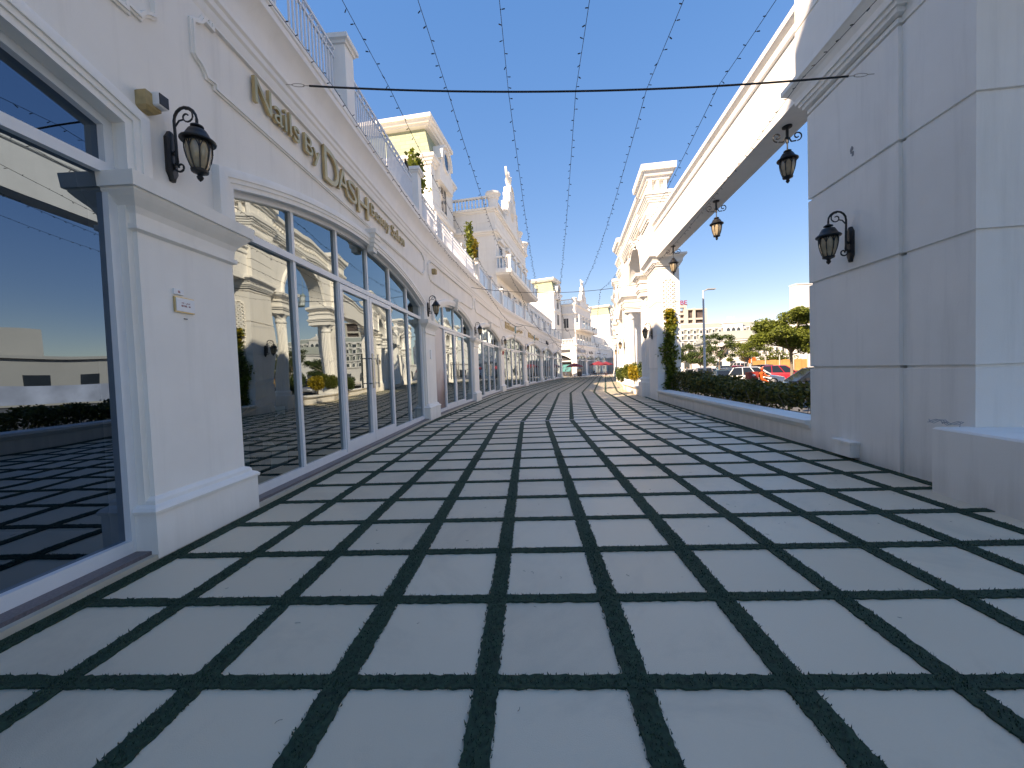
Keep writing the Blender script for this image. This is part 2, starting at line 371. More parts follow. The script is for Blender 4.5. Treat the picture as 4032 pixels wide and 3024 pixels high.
# ------------------------------------------------------------------ shop terraces
def arch_fn(sa, sb, zs, za):
    c, a, h = (sa + sb) / 2, (sb - sa) / 2, za - zs; Rr = (a * a + h * h) / (2 * h); cz = za - Rr
    return lambda s: cz + math.sqrt(max(Rr * Rr - (s - c) ** 2, 0))
def arch_pts(sa, sb, zs, za, zb, n=28):
    f = arch_fn(sa, sb, zs, za)
    return [(sa, zb)] + [(sa + (sb - sa) * i / n, f(sa + (sb - sa) * i / n)) for i in range(n + 1)] + [(sb, zb)]
def wall_piece(mb, fr, s0, s1, sa, sb, zs, za, zt, df, db, zb=0, n=30):
    f = arch_fn(sa, sb, zs, za)
    for a, b, lo in ((s0, sa, False), (sb, s1, False)): mb.fbox(fr, a, b, db, df, zb, zt, 3)
    ss = [sa + (sb - sa) * i / n for i in range(n + 1)]
    mb.rings([[fr.P(s, df, f(s)), fr.P(s, df, zt), fr.P(s, db, zt), fr.P(s, db, f(s))] for s in ss])
gl_rng = random.Random(11)
def shop_window(root, fr, sa, sb, zs, za, npan, door=None, poster=None, gm=None, z0=.10, zt=3.27, dg=-.24):
    f = arch_fn(sa, sb, zs, za); gm = gm or glass
    mb = MB(); q = .03
    div = [sa + (sb - sa) * i / npan for i in range(npan + 1)]
    mb.fbox(fr, sa, sb, dg - .04, dg + .05, z0 - .02, z0 + .09, 4); mb.fbox(fr, sa, sb, dg - .045, dg + .06, zt - .04, zt + .05, 4)
    mb.path(fr, arch_pts(sa, sb, zs, za, z0), [(0, dg - .05), (-.07, dg - .05), (-.07, dg + .055), (0, dg + .055)])
    for s in div[1:-1]: mb.fbox(fr, s - q, s + q, dg - .04, dg + .045, z0 + .05, f(s) - .02)
    wn = mb.build('shop_window', alu, root)
    def pane(pts, m, nm='glass_pane', dd=0):
        b = MB(); j = [gl_rng.uniform(-.003, .003) for _ in range(3)]
        c = sum(p[0] for p in pts) / len(pts); cz = sum(p[1] for p in pts) / len(pts)
        b.add([fr.P(s, dg + dd + j[0] * (s - c) + j[1] * (z - cz), z) for s, z in pts], [tuple(range(len(pts)))]); return b.build(nm, m, wn)
    for i in range(npan):
        a, b = div[i] + q, div[i + 1] - q
        isd = door and i in door
        if not isd: pane([(a, z0 + .09), (b, z0 + .09), (b, zt - .04), (a, zt - .04)], gm)
        top = [(a + (b - a) * k / 6, f(a + (b - a) * k / 6) - .05) for k in range(7)]
        pane([(a, zt + .05), (b, zt + .05)] + [(s, max(z, zt + .06)) for s, z in top[::-1]], gm)
        if isd:
            dm = MB(); e = .085; dd = .012
            for x0, x1, y0, y1 in ((a - .02, a + e, z0 + .02, zt - .06), (b - e, b + .02, z0 + .02, zt - .06)): dm.fbox(fr, x0, x1, dg - .03 + dd, dg + .05 + dd, y0, y1)
            dm.fbox(fr, a + e, b - e, dg - .03 + dd, dg + .05 + dd, z0 + .02, z0 + .2); dm.fbox(fr, a + e, b - e, dg - .03 + dd, dg + .05 + dd, zt - .15, zt - .06)
            dm.build('door_leaf', alu, wn); pane([(a + e, z0 + .2), (b - e, z0 + .2), (b - e, zt - .15), (a + e, zt - .15)], gm, 'door_glass', dd)
            h = MB(); hs = b - .12 if i == door[0] else a + .12
            h.tube([fr.P(hs, dg + .13, 1.25), fr.P(hs, dg + .13, 1.98)], .02, 8)
            for z in (1.35, 1.88): h.tube([fr.P(hs, dg + .04, z), fr.P(hs, dg + .13, z)], .012, 6)
            h.build('door_handle', MT['steel'], wn, 60)
        if poster is not None and i == poster:
            pane([(a + .01, z0 + .1), (b - .01, z0 + .1), (b - .01, zt - .05), (a + .01, zt - .05)], postm, 'window_poster', .008)
    return wn
steel = mat('steel', (.5, .47, .43), .25, metal=1)
def postermat():
    M = mat('poster_print', (.36, .33, .36), .35); n = M.node_tree.nodes; l = M.node_tree.links
    tc = n.new('ShaderNodeTexCoord'); t = n.new('ShaderNodeTexNoise'); t.inputs['Scale'].default_value = 1.1; t.inputs['Detail'].default_value = 4
    mp = n.new('ShaderNodeSeparateXYZ'); l.new(tc.outputs['Object'], mp.inputs[0]); l.new(tc.outputs['Object'], t.inputs['Vector'])
    a = n.new('ShaderNodeMath'); a.operation = 'MULTIPLY_ADD'; a.inputs[1].default_value = .42; l.new(mp.outputs['Z'], a.inputs[0])
    b = n.new('ShaderNodeMath'); b.operation = 'MULTIPLY_ADD'; b.inputs[1].default_value = .9; b.inputs[2].default_value = -.5; l.new(t.outputs['Fac'], b.inputs[0]); l.new(b.outputs[0], a.inputs[2])
    r = n.new('ShaderNodeValToRGB'); e = r.color_ramp.elements; e[0].position = .1; e[0].color = (.10, .055, .06, 1); e[1].position = .62; e[1].color = (.42, .40, .43, 1)
    k = r.color_ramp.elements.new(.36); k.color = (.27, .19, .21, 1)
    l.new(a.outputs[0], r.inputs[0]); l.new(r.outputs[0], n['Principled BSDF'].inputs['Base Color']); return M
postm = postermat()
CAP = [(2.80, 0), (2.82, .035), (2.86, .035), (2.86, .015), (2.95, .02), (3.0, .045), (3.06, .10), (3.10, .13), (3.12, .13), (3.12, .155), (3.235, .165), (3.235, .0)]
BASE = [(.02, .085), (.40, .085), (.40, .10), (.425, .105), (.45, .085), (.47, .05), (.50, .045), (.515, .03), (.53, 0)]
CORN = [(-.30, 5.42), (-.12, 5.42), (-.10, 5.46), (-.10, 5.53), (-.075, 5.56), (-.075, 5.63), (-.05, 5.66), (-.05, 5.72), (-.075, 5.74), (-.06, 5.90), (-.03, 5.98), (.02, 6.06), (.06, 6.11), (.08, 6.13), (.08, 6.22), (.10, 6.24), (.10, 6.33), (-.30, 6.33)]
TRIM = [(-.01, -.14), (-.01, -.06), (.05, -.06), (.05, -.045), (.10, -.045), (.10, -.03), (.16, -.03), (.20, -.05), (.22, -.14)]
def notched(sa, sb, z0, z1, r=.16):
    P = []
    def arc(cx, cz, a0, a1):
        for i in range(6): a = a0 + (a1 - a0) * i / 5; P.append((cx + r * math.cos(a), cz + r * math.sin(a)))
    e = .10
    P.append((sa + r + e, z0)); P.append((sb - r - e, z0)); P.append((sb - r - e, z0 + .05)); arc(sb, z0, R(165), R(105)); P.append((sb, z0 + r + .03)); P.append((sb, z1 - r - .03)); arc(sb, z1, R(255), R(195)); P.append((sb - r - e, z1 - .05)); P.append((sb - r - e, z1)); P.append((sa + r + e, z1)); P.append((sa + r + e, z1 - .05)); arc(sa, z1, R(345), R(285)); P.append((sa, z1 - r - .03)); P.append((sa, z0 + r + .03)); arc(sa, z0, R(75), R(15)); P.append((sa + r + e, z0 + .05))
    return P
def facade(root, fr, pil, doors, posters, top=6.33, corn=True, zs=3.68, za=4.28, interior=True, gms={}):
    hw = .53
    for k in range(len(pil) - 1):
        a, b = pil[k], pil[k + 1]; sa, sb = a + hw + .05, b - hw - .05
        mb = MB(); wall_piece(mb, fr, a, b, sa, sb, zs, za, 5.45, -.12, -.45); mb.build('wall', stucco, root)
        mb = MB(); mb.path(fr, arch_pts(sa, sb, zs, za, 3.2), TRIM); c = (sa + sb) / 2; ft = mb.build('arch_trim', trim, root, 35)
        mb = MB(); ks = .13
        for i, (z0, z1, e, d) in enumerate(((za - .14, za - .05, -.03, .0), (za - .05, za + .04, -.01, .03), (za + .04, za + .13, .01, .05), (za + .13, za + .22, .03, .07), (za + .22, za + .31, .05, .10))):
            mb.fbox(fr, c - ks - e, c + ks + e, -.13, d, z0, z1)
        mb.build('keystone', trim, root)
        npn, dr = doors[k]
        shop_window(root, fr, sa, sb, zs, za, npn, dr, posters.get(k), gms.get(k))
        mb = MB(); mb.path(fr, notched(a + .18, b - .18, 4.66, 5.40), [(0, -.125), (0, -.10), (.02, -.095), (.02, -.08), (.045, -.08), (.05, -.125)], True); mb.build('wall_panel', trim, root)
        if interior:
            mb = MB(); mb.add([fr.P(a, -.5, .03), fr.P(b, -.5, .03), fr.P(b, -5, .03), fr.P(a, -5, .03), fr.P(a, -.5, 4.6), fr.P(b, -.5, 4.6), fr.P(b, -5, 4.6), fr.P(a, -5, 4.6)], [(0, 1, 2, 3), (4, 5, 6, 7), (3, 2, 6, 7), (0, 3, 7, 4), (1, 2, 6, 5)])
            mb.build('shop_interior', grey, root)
    for s in pil:
        mb = MB(); mb.stack(fr, s - hw, s + hw, -.4, -.08, BASE + CAP, 4); mb.build('pilaster', trim, root)
    n = int((pil[-1] - pil[0]) / .6)
    if corn: mb = MB(); mb.sweep(fr, CORN, pil[0], pil[-1], n); mb.build('cornice', trim, root, 30)
    mb = MB(); mb.sweep(fr, [(-.5, -.02), (.0, -.02), (.0, .055), (-.06, .055), (-.5, .055)], pil[0], pil[-1], n); mb.build('kerb', beige, root)
    mb = MB(); mb.sweep(fr, [(-.55, .02), (-.055, .02), (-.055, .085), (-.55, .085)], pil[0], pil[-1], n); mb.build('granite_sill', granite, root)
def railing(root, fr, s0, s1, d, z0, z1, step=.105, deco=True):
    mb = MB(); n = max(1, int((s1 - s0) / .8)); t = .018
    mb.fbox(fr, s0, s1, d - t, d + t, z1 - .045, z1, n); mb.fbox(fr, s0, s1, d - t, d + t, z0, z0 + .035, n)
    zt = z1 - .045
    if deco:
        mb.fbox(fr, s0, s1, d - t, d + t, z1 - .20, z1 - .165, n); zt = z1 - .2
        k = s0 + .06
        while k < s1 - .04: mb.path(fr, [(k + .05 * math.cos(a * math.pi / 4), z1 - .105 + .055 * math.sin(a * math.pi / 4)) for a in range(8)], [(0, d - .01), (.014, d - .01), (.014, d + .01), (0, d + .01)], True); k += .21
    k = s0 + .05
    while k < s1: mb.fbox(fr, k - .0125, k + .0125, d - .0125, d + .0125, z0 + .03, zt + .01); k += step
    return mb.build('railing_panel', iron_w, root)
def post(root, fr, s, d, z0, z1, hw=.17, cap=.08):
    mb = MB(); mb.stack(fr, s - hw, s + hw, d - hw, d + hw, [(z0, 0), (z1 - .14, 0), (z1 - .14, .03), (z1 - .10, .04), (z1 - .08, cap), (z1, cap), (z1 + .02, cap - .03)], back=True); return mb.build('railing_post', trim, root)
def balustrade(root, fr, s0, s1, d, z0, z1, step=.3):
    mb = MB(); mb.fbox(fr, s0, s1, d - .11, d + .11, z0, z0 + .12); mb.fbox(fr, s0, s1, d - .13, d + .13, z1 - .14, z1)
    k = s0 + step / 2
    while k < s1:
        h = z1 - .14 - z0 - .12
        mb.lathe(fr.P(k, d, z0 + .12), [(.07, 0), (.07, .06), (.045, .1), (.08, h * .38), (.05, h * .62), (.035, h * .85), (.06, h - .05), (.06, h)], 8); k += step
    return mb.build('balustrade', trim, root, 40)
def tower(root, lf, s0, s1, d, depth, z0, ze=17.0, zm=19.4, zt=20.0):
    mb = MB(); mb.stack(lf, s0, s1, d - depth, d, grooves(z0, ze, [z0 + 1.1 * i for i in range(1, int((ze - z0) / 1.1))], .06, .03)); mb.build('tower_wall', warm, root)
    mb = MB(); mb.stack(lf, s0, s1, d - depth, d, [(ze - .5, .0), (ze - .48, .1), (ze - .3, .12), (ze - .28, .2), (ze - .1, .26), (ze - .08, .34), (ze + .12, .36), (ze + .14, .05)], back=True)
    mb.stack(lf, s0, s1, d - depth, d, [(13.2, .0), (13.22, .1), (13.35, .14), (13.5, .14), (13.52, 0)], back=True); mb.build('tower_cornice', trim, root)
    mb = MB(); mb.stack(lf, s0, s1, d - depth, d, [(ze + .1, .0), (zm, -.55)], back=True); mb.build('mansard_roof', roofg, root)
    mb = MB(); mb.stack(lf, s0, s1, d - depth, d, [(zm - .05, -.56), (zm, -.2), (zm + .1, -.18), (zm + .12, -.05), (zm + .3, .05), (zm + .34, .16), (zt, .18), (zt + .02, -.3)], back=True); mb.build('roof_cornice', trim, root)
    c = (s0 + s1) / 2; o = [(c - 1.5, ze - 1.2), (c - 1.5, ze - .2), (c - 1.15, ze), (c - 1.1, ze + .5)] + [(c - 1.05 * math.cos(math.pi * i / 12), ze + .75 + 1.05 * math.sin(math.pi * i / 12)) for i in range(13)] + [(c + 1.1, ze + .5), (c + 1.15, ze), (c + 1.5, ze - .2), (c + 1.5, ze - 1.2)]
    mb = MB(); mb.poly(lf, o, d - .8, d + .35); dm = mb.build('dormer_gable', trim, root)
    mb = MB(); mb.path(lf, [(c - .62 * math.cos(2 * math.pi * i / 20), ze + .75 + .72 * math.sin(2 * math.pi * i / 20)) for i in range(20)], [(0, d + .34), (0, d + .45), (.14, d + .45), (.14, d + .34)], True); mb.build('oculus_frame', trim, dm)
    mb = MB(); mb.poly(lf, [(c - .5 * math.cos(2 * math.pi * i / 20), ze + .75 + .6 * math.sin(2 * math.pi * i / 20)) for i in range(20)], d + .33, d + .37); mb.build('oculus_pane', winm, dm)
    mb = MB(); mb.path(lf, o[3:18], [(0, d - .8), (.14, d - .8), (.14, d + .5), (0, d + .5)]); mb.build('gable_hood', trim, dm)
    for k, zz in enumerate((7.2, 10.6, 13.9)):
        upper_window(root, lf, c - .65, c + .65, d, zz, zz + 2.2)
def upper_window(root, lf, s0, s1, d, z0, z1, awn=False):
    mb = MB(); mb.fbox(lf, s0 - .14, s1 + .14, d - .1, d + .08, z0 - .14, z0); mb.fbox(lf, s0 - .14, s1 + .14, d - .1, d + .1, z1, z1 + .16); mb.fbox(lf, s0 - .13, s0, d - .1, d + .06, z0, z1); mb.fbox(lf, s1, s1 + .13, d - .1, d + .06, z0, z1)
    mb.fbox(lf, (s0 + s1) / 2 - .03, (s0 + s1) / 2 + .03, d - .05, d + .045, z0, z1)
    if awn:
        mb.poly(lf, [(s0 - .3, z1 + .3), (s1 + .3, z1 + .3), (s1 + .3, z1 + .42), ((s0 + s1) / 2, z1 + .8), (s0 - .3, z1 + .42)], d - .05, d + .28)
    f = mb.build('upper_window', trim, root)
    mb = MB(); mb.fbox(lf, s0, s1, d - .06, d + .02, z0, z1); mb.build('pane', winm, f); return f
def octa_pier(root, lf, s, d, z0, z1, r=.5):
    mb = MB(); q = lf.P(s, d, 0); k = r * 1.08
    mb.lathe((q[0], q[1], 0), [(r, z0), (r, z1 - .55), (k * 1.12, z1 - .5), (k * 1.12, z1 - .4), (k * 1.25, z1 - .3), (k * 1.45, z1 - .18), (k * 1.45, z1 - .02), (k * 1.2, z1), (0.02, z1 + .04)], 8); return mb.build('corner_pier', trim, root)
def pavilion(root, lf, s0, s1, d, depth, z0=6.3, zt=15.2, za=20.0):
    mb = MB(); mb.stack(lf, s0, s1, d - depth, d, grooves(z0, zt, [z0 + 1.1 * i for i in range(1, 8)], .06, .03)); mb.build('pavilion_wall', stucco, root)
    mb = MB()
    for z in (zt - .35, 13.0): mb.stack(lf, s0, s1, d - depth, d, [(z, 0), (z + .02, .1), (z + .15, .12), (z + .17, .24), (z + .33, .27), (z + .35, .02)], back=True)
    mb.build('pavilion_cornice', trim, root)
    c = (s0 + s1) / 2
    pr = [(3.4, zt - .2), (3.4, zt + .9), (3.1, zt + 1.0), (2.7, zt + .95), (2.35, zt + 1.2), (2.2, zt + 1.7), (2.0, zt + 2.15), (2.05, zt + 2.3), (2.05, zt + 2.55), (1.5, zt + 2.6), (1.25, zt + 2.9), (1.1, zt + 3.4), (1.2, zt + 3.5), (1.2, zt + 3.7), (.9, zt + 3.75), (.75, za - .4), (.35, za - .15)]
    o = [(c - a, z) for a, z in pr] + [(c + a, z) for a, z in pr[::-1]]
    mb = MB(); mb.poly(lf, o, d - .5, d + .05); g = mb.build('scrolled_gable', trim, root)
    mb = MB(); mb.path(lf, o, [(-.02, d - .52), (.1, d - .52), (.1, d + .16), (-.02, d + .16)]); mb.build('gable_coping', trim, g)
    mb = MB(); mb.poly(lf, [(c - .6, zt + 1.9), (c - .62, zt + 3.0), (c, zt + 3.15), (c + .62, zt + 3.0), (c + .6, zt + 1.9), (c, zt + 1.3)], d + .04, d + .24)
    mb.poly(lf, [(c - .4, zt + 2.0), (c - .42, zt + 2.85), (c + .42, zt + 2.85), (c + .4, zt + 2.0), (c, zt + 1.6)], d + .23, d + .31); mb.build('heraldic_shield', trim, g)
    mb = MB(); q = lf.P(c, d - .2, za - .2); mb.lathe(q, [(.34, 0), (.36, .1), (.2, .2), (.26, .55), (.34, .9), (.25, 1.15), (.12, 1.25), (.19, 1.4), (.16, 1.6), (.02, 1.72)], 10)
    for sg in (-1, 1): mb.poly(lf, [(c + sg * .2, za + .3), (c + sg * .9, za + .75), (c + sg * 1.15, za + 1.5), (c + sg * .8, za + 1.25), (c + sg * .3, za + 1.0)], d - .3, d - .1)
    mb.build('winged_finial', trim, g, 40)
    for s in (s0 + .3, s0 + (s1 - s0) * .28, s1 - (s1 - s0) * .28, s1 - .3): octa_pier(root, lf, s, d - .15, zt - .1, zt + 1.3, .42)
    for a, b in ((s0 + .8, s0 + (s1 - s0) * .28 - .5), (s1 - (s1 - s0) * .28 + .5, s1 - .8)): balustrade(root, lf, a, b, d - .15, zt, zt + 1.05)
    n = 5
    for i in range(n):
        s = s0 + 1.6 + (s1 - s0 - 3.2) * i / (n - 1)
        upper_window(root, lf, s - .55, s + .55, d, 10.15, 12.3, True)
    for i in range(n):
        s = s0 + 1.6 + (s1 - s0 - 3.2) * i / (n - 1); upper_window(root, lf, s - .6, s + .6, d, 6.6, 8.9)
    side = Lin(*lf.P(s0, d, 0)[:2], -lf.n[0], -lf.n[1], 1); side.n = (-lf.u[0], -lf.u[1])
    balustrade(root, side, .3, 5, -.15, zt, zt + 1.05); octa_pier(root, side, 5.3, -.15, zt - .1, zt + 1.3, .42)
    for k in range(2): upper_window(root, side, 1.5 + 2.6 * k, 2.5 + 2.6 * k, 0, 10.2, 12.2)
def balcony(root, lf, s0, s1, d0, d1, z, north=None):
    mb = MB(); mb.stack(lf, s0, s1, d0, d1, [(z - .42, -.22), (z - .38, -.1), (z - .28, -.05), (z - .26, .02), (z - .06, .06), (z, .06)]); mb.build('balcony_slab', trim, root)
    n = max(2, int((s1 - s0) / 2.4)); st = (s1 - s0) / n
    for i in range(n + 1): post(root, lf, s0 + st * i + (.12 if i == 0 else -.12 if i == n else 0), d1 - .12, z, z + 1.15, .11, .05)
    for i in range(n):
        mb = MB(); mb.fbox(lf, s0 + st * i + .15, s0 + st * (i + 1) - .15, d1 - .13, d1 - .10, z + .08, z + 1.05); mb.build('frosted_panel', frost, root)
    side = Lin(*lf.P(s0, d1, 0)[:2], -lf.n[0], -lf.n[1], 1); side.n = (-lf.u[0], -lf.u[1])
    balustrade(root, side, .3, d1 - d0 - .02, -.12, z, z + 1.12, .26)

LBt = thing('shop_terrace', 'long curved white shop terrace with arched glass shopfronts along the left of the walk', 'building', (-6, 20, 0))
PIL = [-5.4, 3.87, 12.95, 20.2, 28.8, 37.5, 47.5, 56.6, 66.5]
doors = [(7, None), (6, (2, 3)), (4, (1, 2)), (4, (1, 2)), (5, (2, 3)), (5, (1, 2)), (5, (2, 3)), (4, (1, 2))]
facade(LBt, LF, PIL, doors, {2: 0}, gms={0: glass_dark})
# terrace floor, set-back storeys
mb = MB(); mb.sweep(LF, [(-12, 6.15), (-.2, 6.15), (-.2, 6.36), (-12, 6.36)], -14, 67, 40); mb.build('terrace_slab', concrete, LBt)
mb = MB(); mb.sweep(LF, [(-12, 0), (-5.2, 0), (-5.2, 6.15), (-12, 6.15)], -55, 67.1, 40); mb.build('rear_block', stucco, LBt)
mb = MB(); mb.fbox(LF, -55, -5.4, -5.2, -.12, 0, 6.3, 6); mb.build('south_wing', stucco, LBt)
mb = MB(); mb.fbox(LF, 66.6, 67.15, -8, -.12, 0, 6.2); mb.build('end_wall', stucco, LBt)
nl = Lin(*LF.P(4.48, 0, 0)[:2], .047, 1, 1)
mb = MB(); mb.stack(nl, -9.4, 3.4, -6.3, -4.2, [(6.3, 0), (15.4, 0), (15.42, .1), (15.7, .14), (15.8, 0)]); mb.build('set_back_storey', stucco, LBt)
mb = MB(); mb.stack(nl, -60, -9.45, -10, -4.2, [(6.3, 0), (17, 0), (17, .3), (17.2, .3), (19.5, -.5), (20, 0)]); mb.build('tower_block', stucco, LBt)
for i in range(4): upper_window(LBt, nl, -5.4 + 2.2 * i, -4.2 + 2.2 * i, -4.2, 6.7, 9.0)
tl = Lin(*LF.P(27.5, 0, 0)[:2], .17, 1, 1)
tower(LBt, tl, 0, 4.8, -4.5, 6, 6.3)
pl = Lin(*LF.P(32, 0, 0)[:2], .225, 1, 1)
pavilion(LBt, pl, .6, 14.6, -1.25, 9)
balcony(LBt, pl, .3, 14.8, -1.25, .05, 9.95)
mb = MB(); mb.sweep(LF, [(-7, 6.3), (-1.6, 6.3), (-1.6, 9.55), (-1.5, 9.6), (-1.5, 9.85), (-7, 9.85)], 47.5, 66.8, 20); mb.build('first_floor_wall', stucco, LBt)
for i in range(7): upper_window(LBt, LF, 48.8 + 2.6 * i, 50.0 + 2.6 * i, -1.6, 6.7, 9)
# railings: open iron near, glass further on
for a, b in ((-6, -3.2), (-2.6, .3), (.7, 3.6), (4.0, 5.6), (5.8, 7.2), (7.72, 9.7), (9.75, 11.8)): railing(LBt, LF, a, b, -.12, 6.40, 7.45)
for s in (-2.9, .5, 3.8, 7.46, 12.05): post(LBt, LF, s, -.12, 6.3, 7.72)
for a, b in ((12.3, 14.3), (14.4, 16.5), (16.6, 18.8), (18.9, 21.0)): railing(LBt, LF, a, b, -.12, 6.40, 7.35, deco=True)
for a, b in ((14.35, 14.4), (16.5, 16.6), (18.8, 18.9)): mb = MB(); mb.fbox(LF, a, b, -.16, -.08, 6.33, 7.42); mb.build('railing_post', iron_w, LBt)
for a, b in ((11.0, 13.4), (13.5, 16.0), (16.1, 18.6), (18.7, 21.0)): railing(LBt, LF, a, b, -2.0, 6.40, 9.0, deco=True)
for s in (21.25, 25.2, 29.2, 33.4, 37.6, 41.8, 46, 50.4, 54.8, 59.2, 63.4, 66.6): post(LBt, LF, s, -.12, 6.3, 7.62, .15)
k = 21.4
while k < 66:
    if min(abs(k + 1 - s) for s in (25.2, 29.2, 33.4, 37.6, 41.8, 46, 50.4, 54.8, 59.2, 63.4)) > .0:
        mb = MB(); mb.fbox(LF, k + .05, k + 1.95, -.13, -.10, 6.40, 7.42, 2); mb.build('frosted_panel', frost, LBt)
        mb = MB(); mb.fbox(LF, k, k + 2, -.16, -.07, 7.42, 7.47, 2); mb.fbox(LF, k - .03, k + .03, -.15, -.08, 6.33, 7.42); mb.build('panel_rail', iron_w, LBt)
    k += 2
# white privacy screens on the terrace
mb = MB()
mb.fbox(LF, 21.6, 27.0, -1.0, -.95, 6.36, 8.6, 4); mb.fbox(LF, 21.6, 27.0, -1.02, -.93, 8.6, 8.68, 4); mb.build('privacy_screen', warm, LBt)

# ------------------------------------------------------------------ second and third terrace down the street
B2 = thing('corner_shop_terrace', 'far white corner terrace with red parasols before its arches and a scrolled gable', 'building', (20, 90, 0))
f2 = Lin(12.9, 76.2, .45, 1, 1)
facade(B2, f2, [.4, 8.6, 16.8, 25, 33.2, 41.4], [(5, (2, 3)), (5, (1, 2)), (5, (2, 3)), (5, (1, 2)), (5, (2, 3))], {}, interior=False)
sf = Lin(*f2.P(0, -.1, 0)[:2], -f2.n[0], -f2.n[1], 1); sf.n = (-f2.u[0], -f2.u[1])
mb = MB(); wall_piece(mb, sf, 0, 9.5, 1.0, 7.6, 3.3, 4.5, 5.45, 0, -.25); mb.build('corner_wall', warm, B2)
mb = MB(); mb.fbox(sf, 4.5, 4.7, -.3, -.1, 0, 4.4); mb.fbox(sf, 1.0, 7.6, -.3, -.1, 3.0, 3.15); mb.build('corner_window_frame', white, B2)
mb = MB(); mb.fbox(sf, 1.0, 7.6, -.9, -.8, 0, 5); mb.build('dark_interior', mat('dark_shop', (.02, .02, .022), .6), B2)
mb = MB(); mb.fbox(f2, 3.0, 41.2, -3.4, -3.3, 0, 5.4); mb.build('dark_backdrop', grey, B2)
mb = MB(); mb.fbox(sf, 1.4, 4.2, -.79, -.75, 1.0, 2.4); mb.build('wall_mural', mat('teal_mural', (.03, .16, .17), .6, noise=.8, nscale=2), B2)
mb = MB(); mb.stack(f2, 0, 1.0, -9, -.06, [(5.42, 0), (5.5, .05), (5.9, .06), (6.1, .2), (6.33, .25), (6.33, 0)]); mb.stack(f2, -.02, 1.0, -1.0, -.06, BASE + CAP); mb.build('corner_cornice', trim, B2)
balustrade(B2, sf, .5, 9, -.3, 6.33, 7.4, .3); post(B2, sf, .25, -.3, 6.3, 7.6, .25)
mb = MB(); mb.fbox(f2, 0.2, 41.4, -12, -.2, 6.15, 6.36); mb.fbox(f2, 3.2, 41.4, -12, -5.2, 0, 6.15); mb.build('terrace_slab', concrete, B2)
tower(B2, f2, .5, 5.3, -4.5, 6, 6.3); pavilion(B2, f2, 5.8, 20.5, -1.6, 9); balcony(B2, f2, 5.2, 21, -1.6, -.1, 9.95)
mb = MB(); mb.poly(f2, [(3.2, 9.6), (5.2, 9.6), (5.2, 11.3), (4.6, 11.5), (4.2, 12.3), (3.2, 12.5)], -.3, -.1); mb.build('balcony_wing_wall', warm, B2)
mb = MB(); mb.fbox(f2, 21, 41.4, -8, -2.2, 6.3, 9.9); mb.build('first_floor_wall', stucco, B2)
for i in range(18):
    mb = MB(); mb.fbox(f2, .6 + 2.2 * i, 2.7 + 2.2 * i, -.3, -.27, 6.38, 7.4); mb.build('frosted_panel', frost, B2); post(B2, f2, .5 + 2.2 * i, -.28, 6.3, 7.5, .1, .04)
B3 = thing('far_mansard_building', 'farthest white building with green mansard roof closing the view down the walk', 'building', (34, 125, 0))
f3 = Lin(29.4, 115, .55, 1, 1); tower(B3, f3, 0, 5, 0, 7.5, 0)
mb = MB(); mb.stack(f3, -2, 14, -6, 2.2, grooves(0, 10.2, [3, 4, 5, 6, 7, 8], .06, .03) + [(10.2, .2), (10.5, .25), (10.55, 0)]); mb.build('lower_block', warm, B3)
mb = MB(); mb.stack(f3, 5, 24, -8, .2, grooves(0, 13.2, [7, 8.2, 9.4], .06, .03) + [(13.2, .2), (13.5, .25), (13.55, 0)]); mb.build('side_wing', stucco, B3)
for i in range(5): upper_window(B3, f3, 6.5 + 2.5 * i, 7.7 + 2.5 * i, .2, 10, 12)

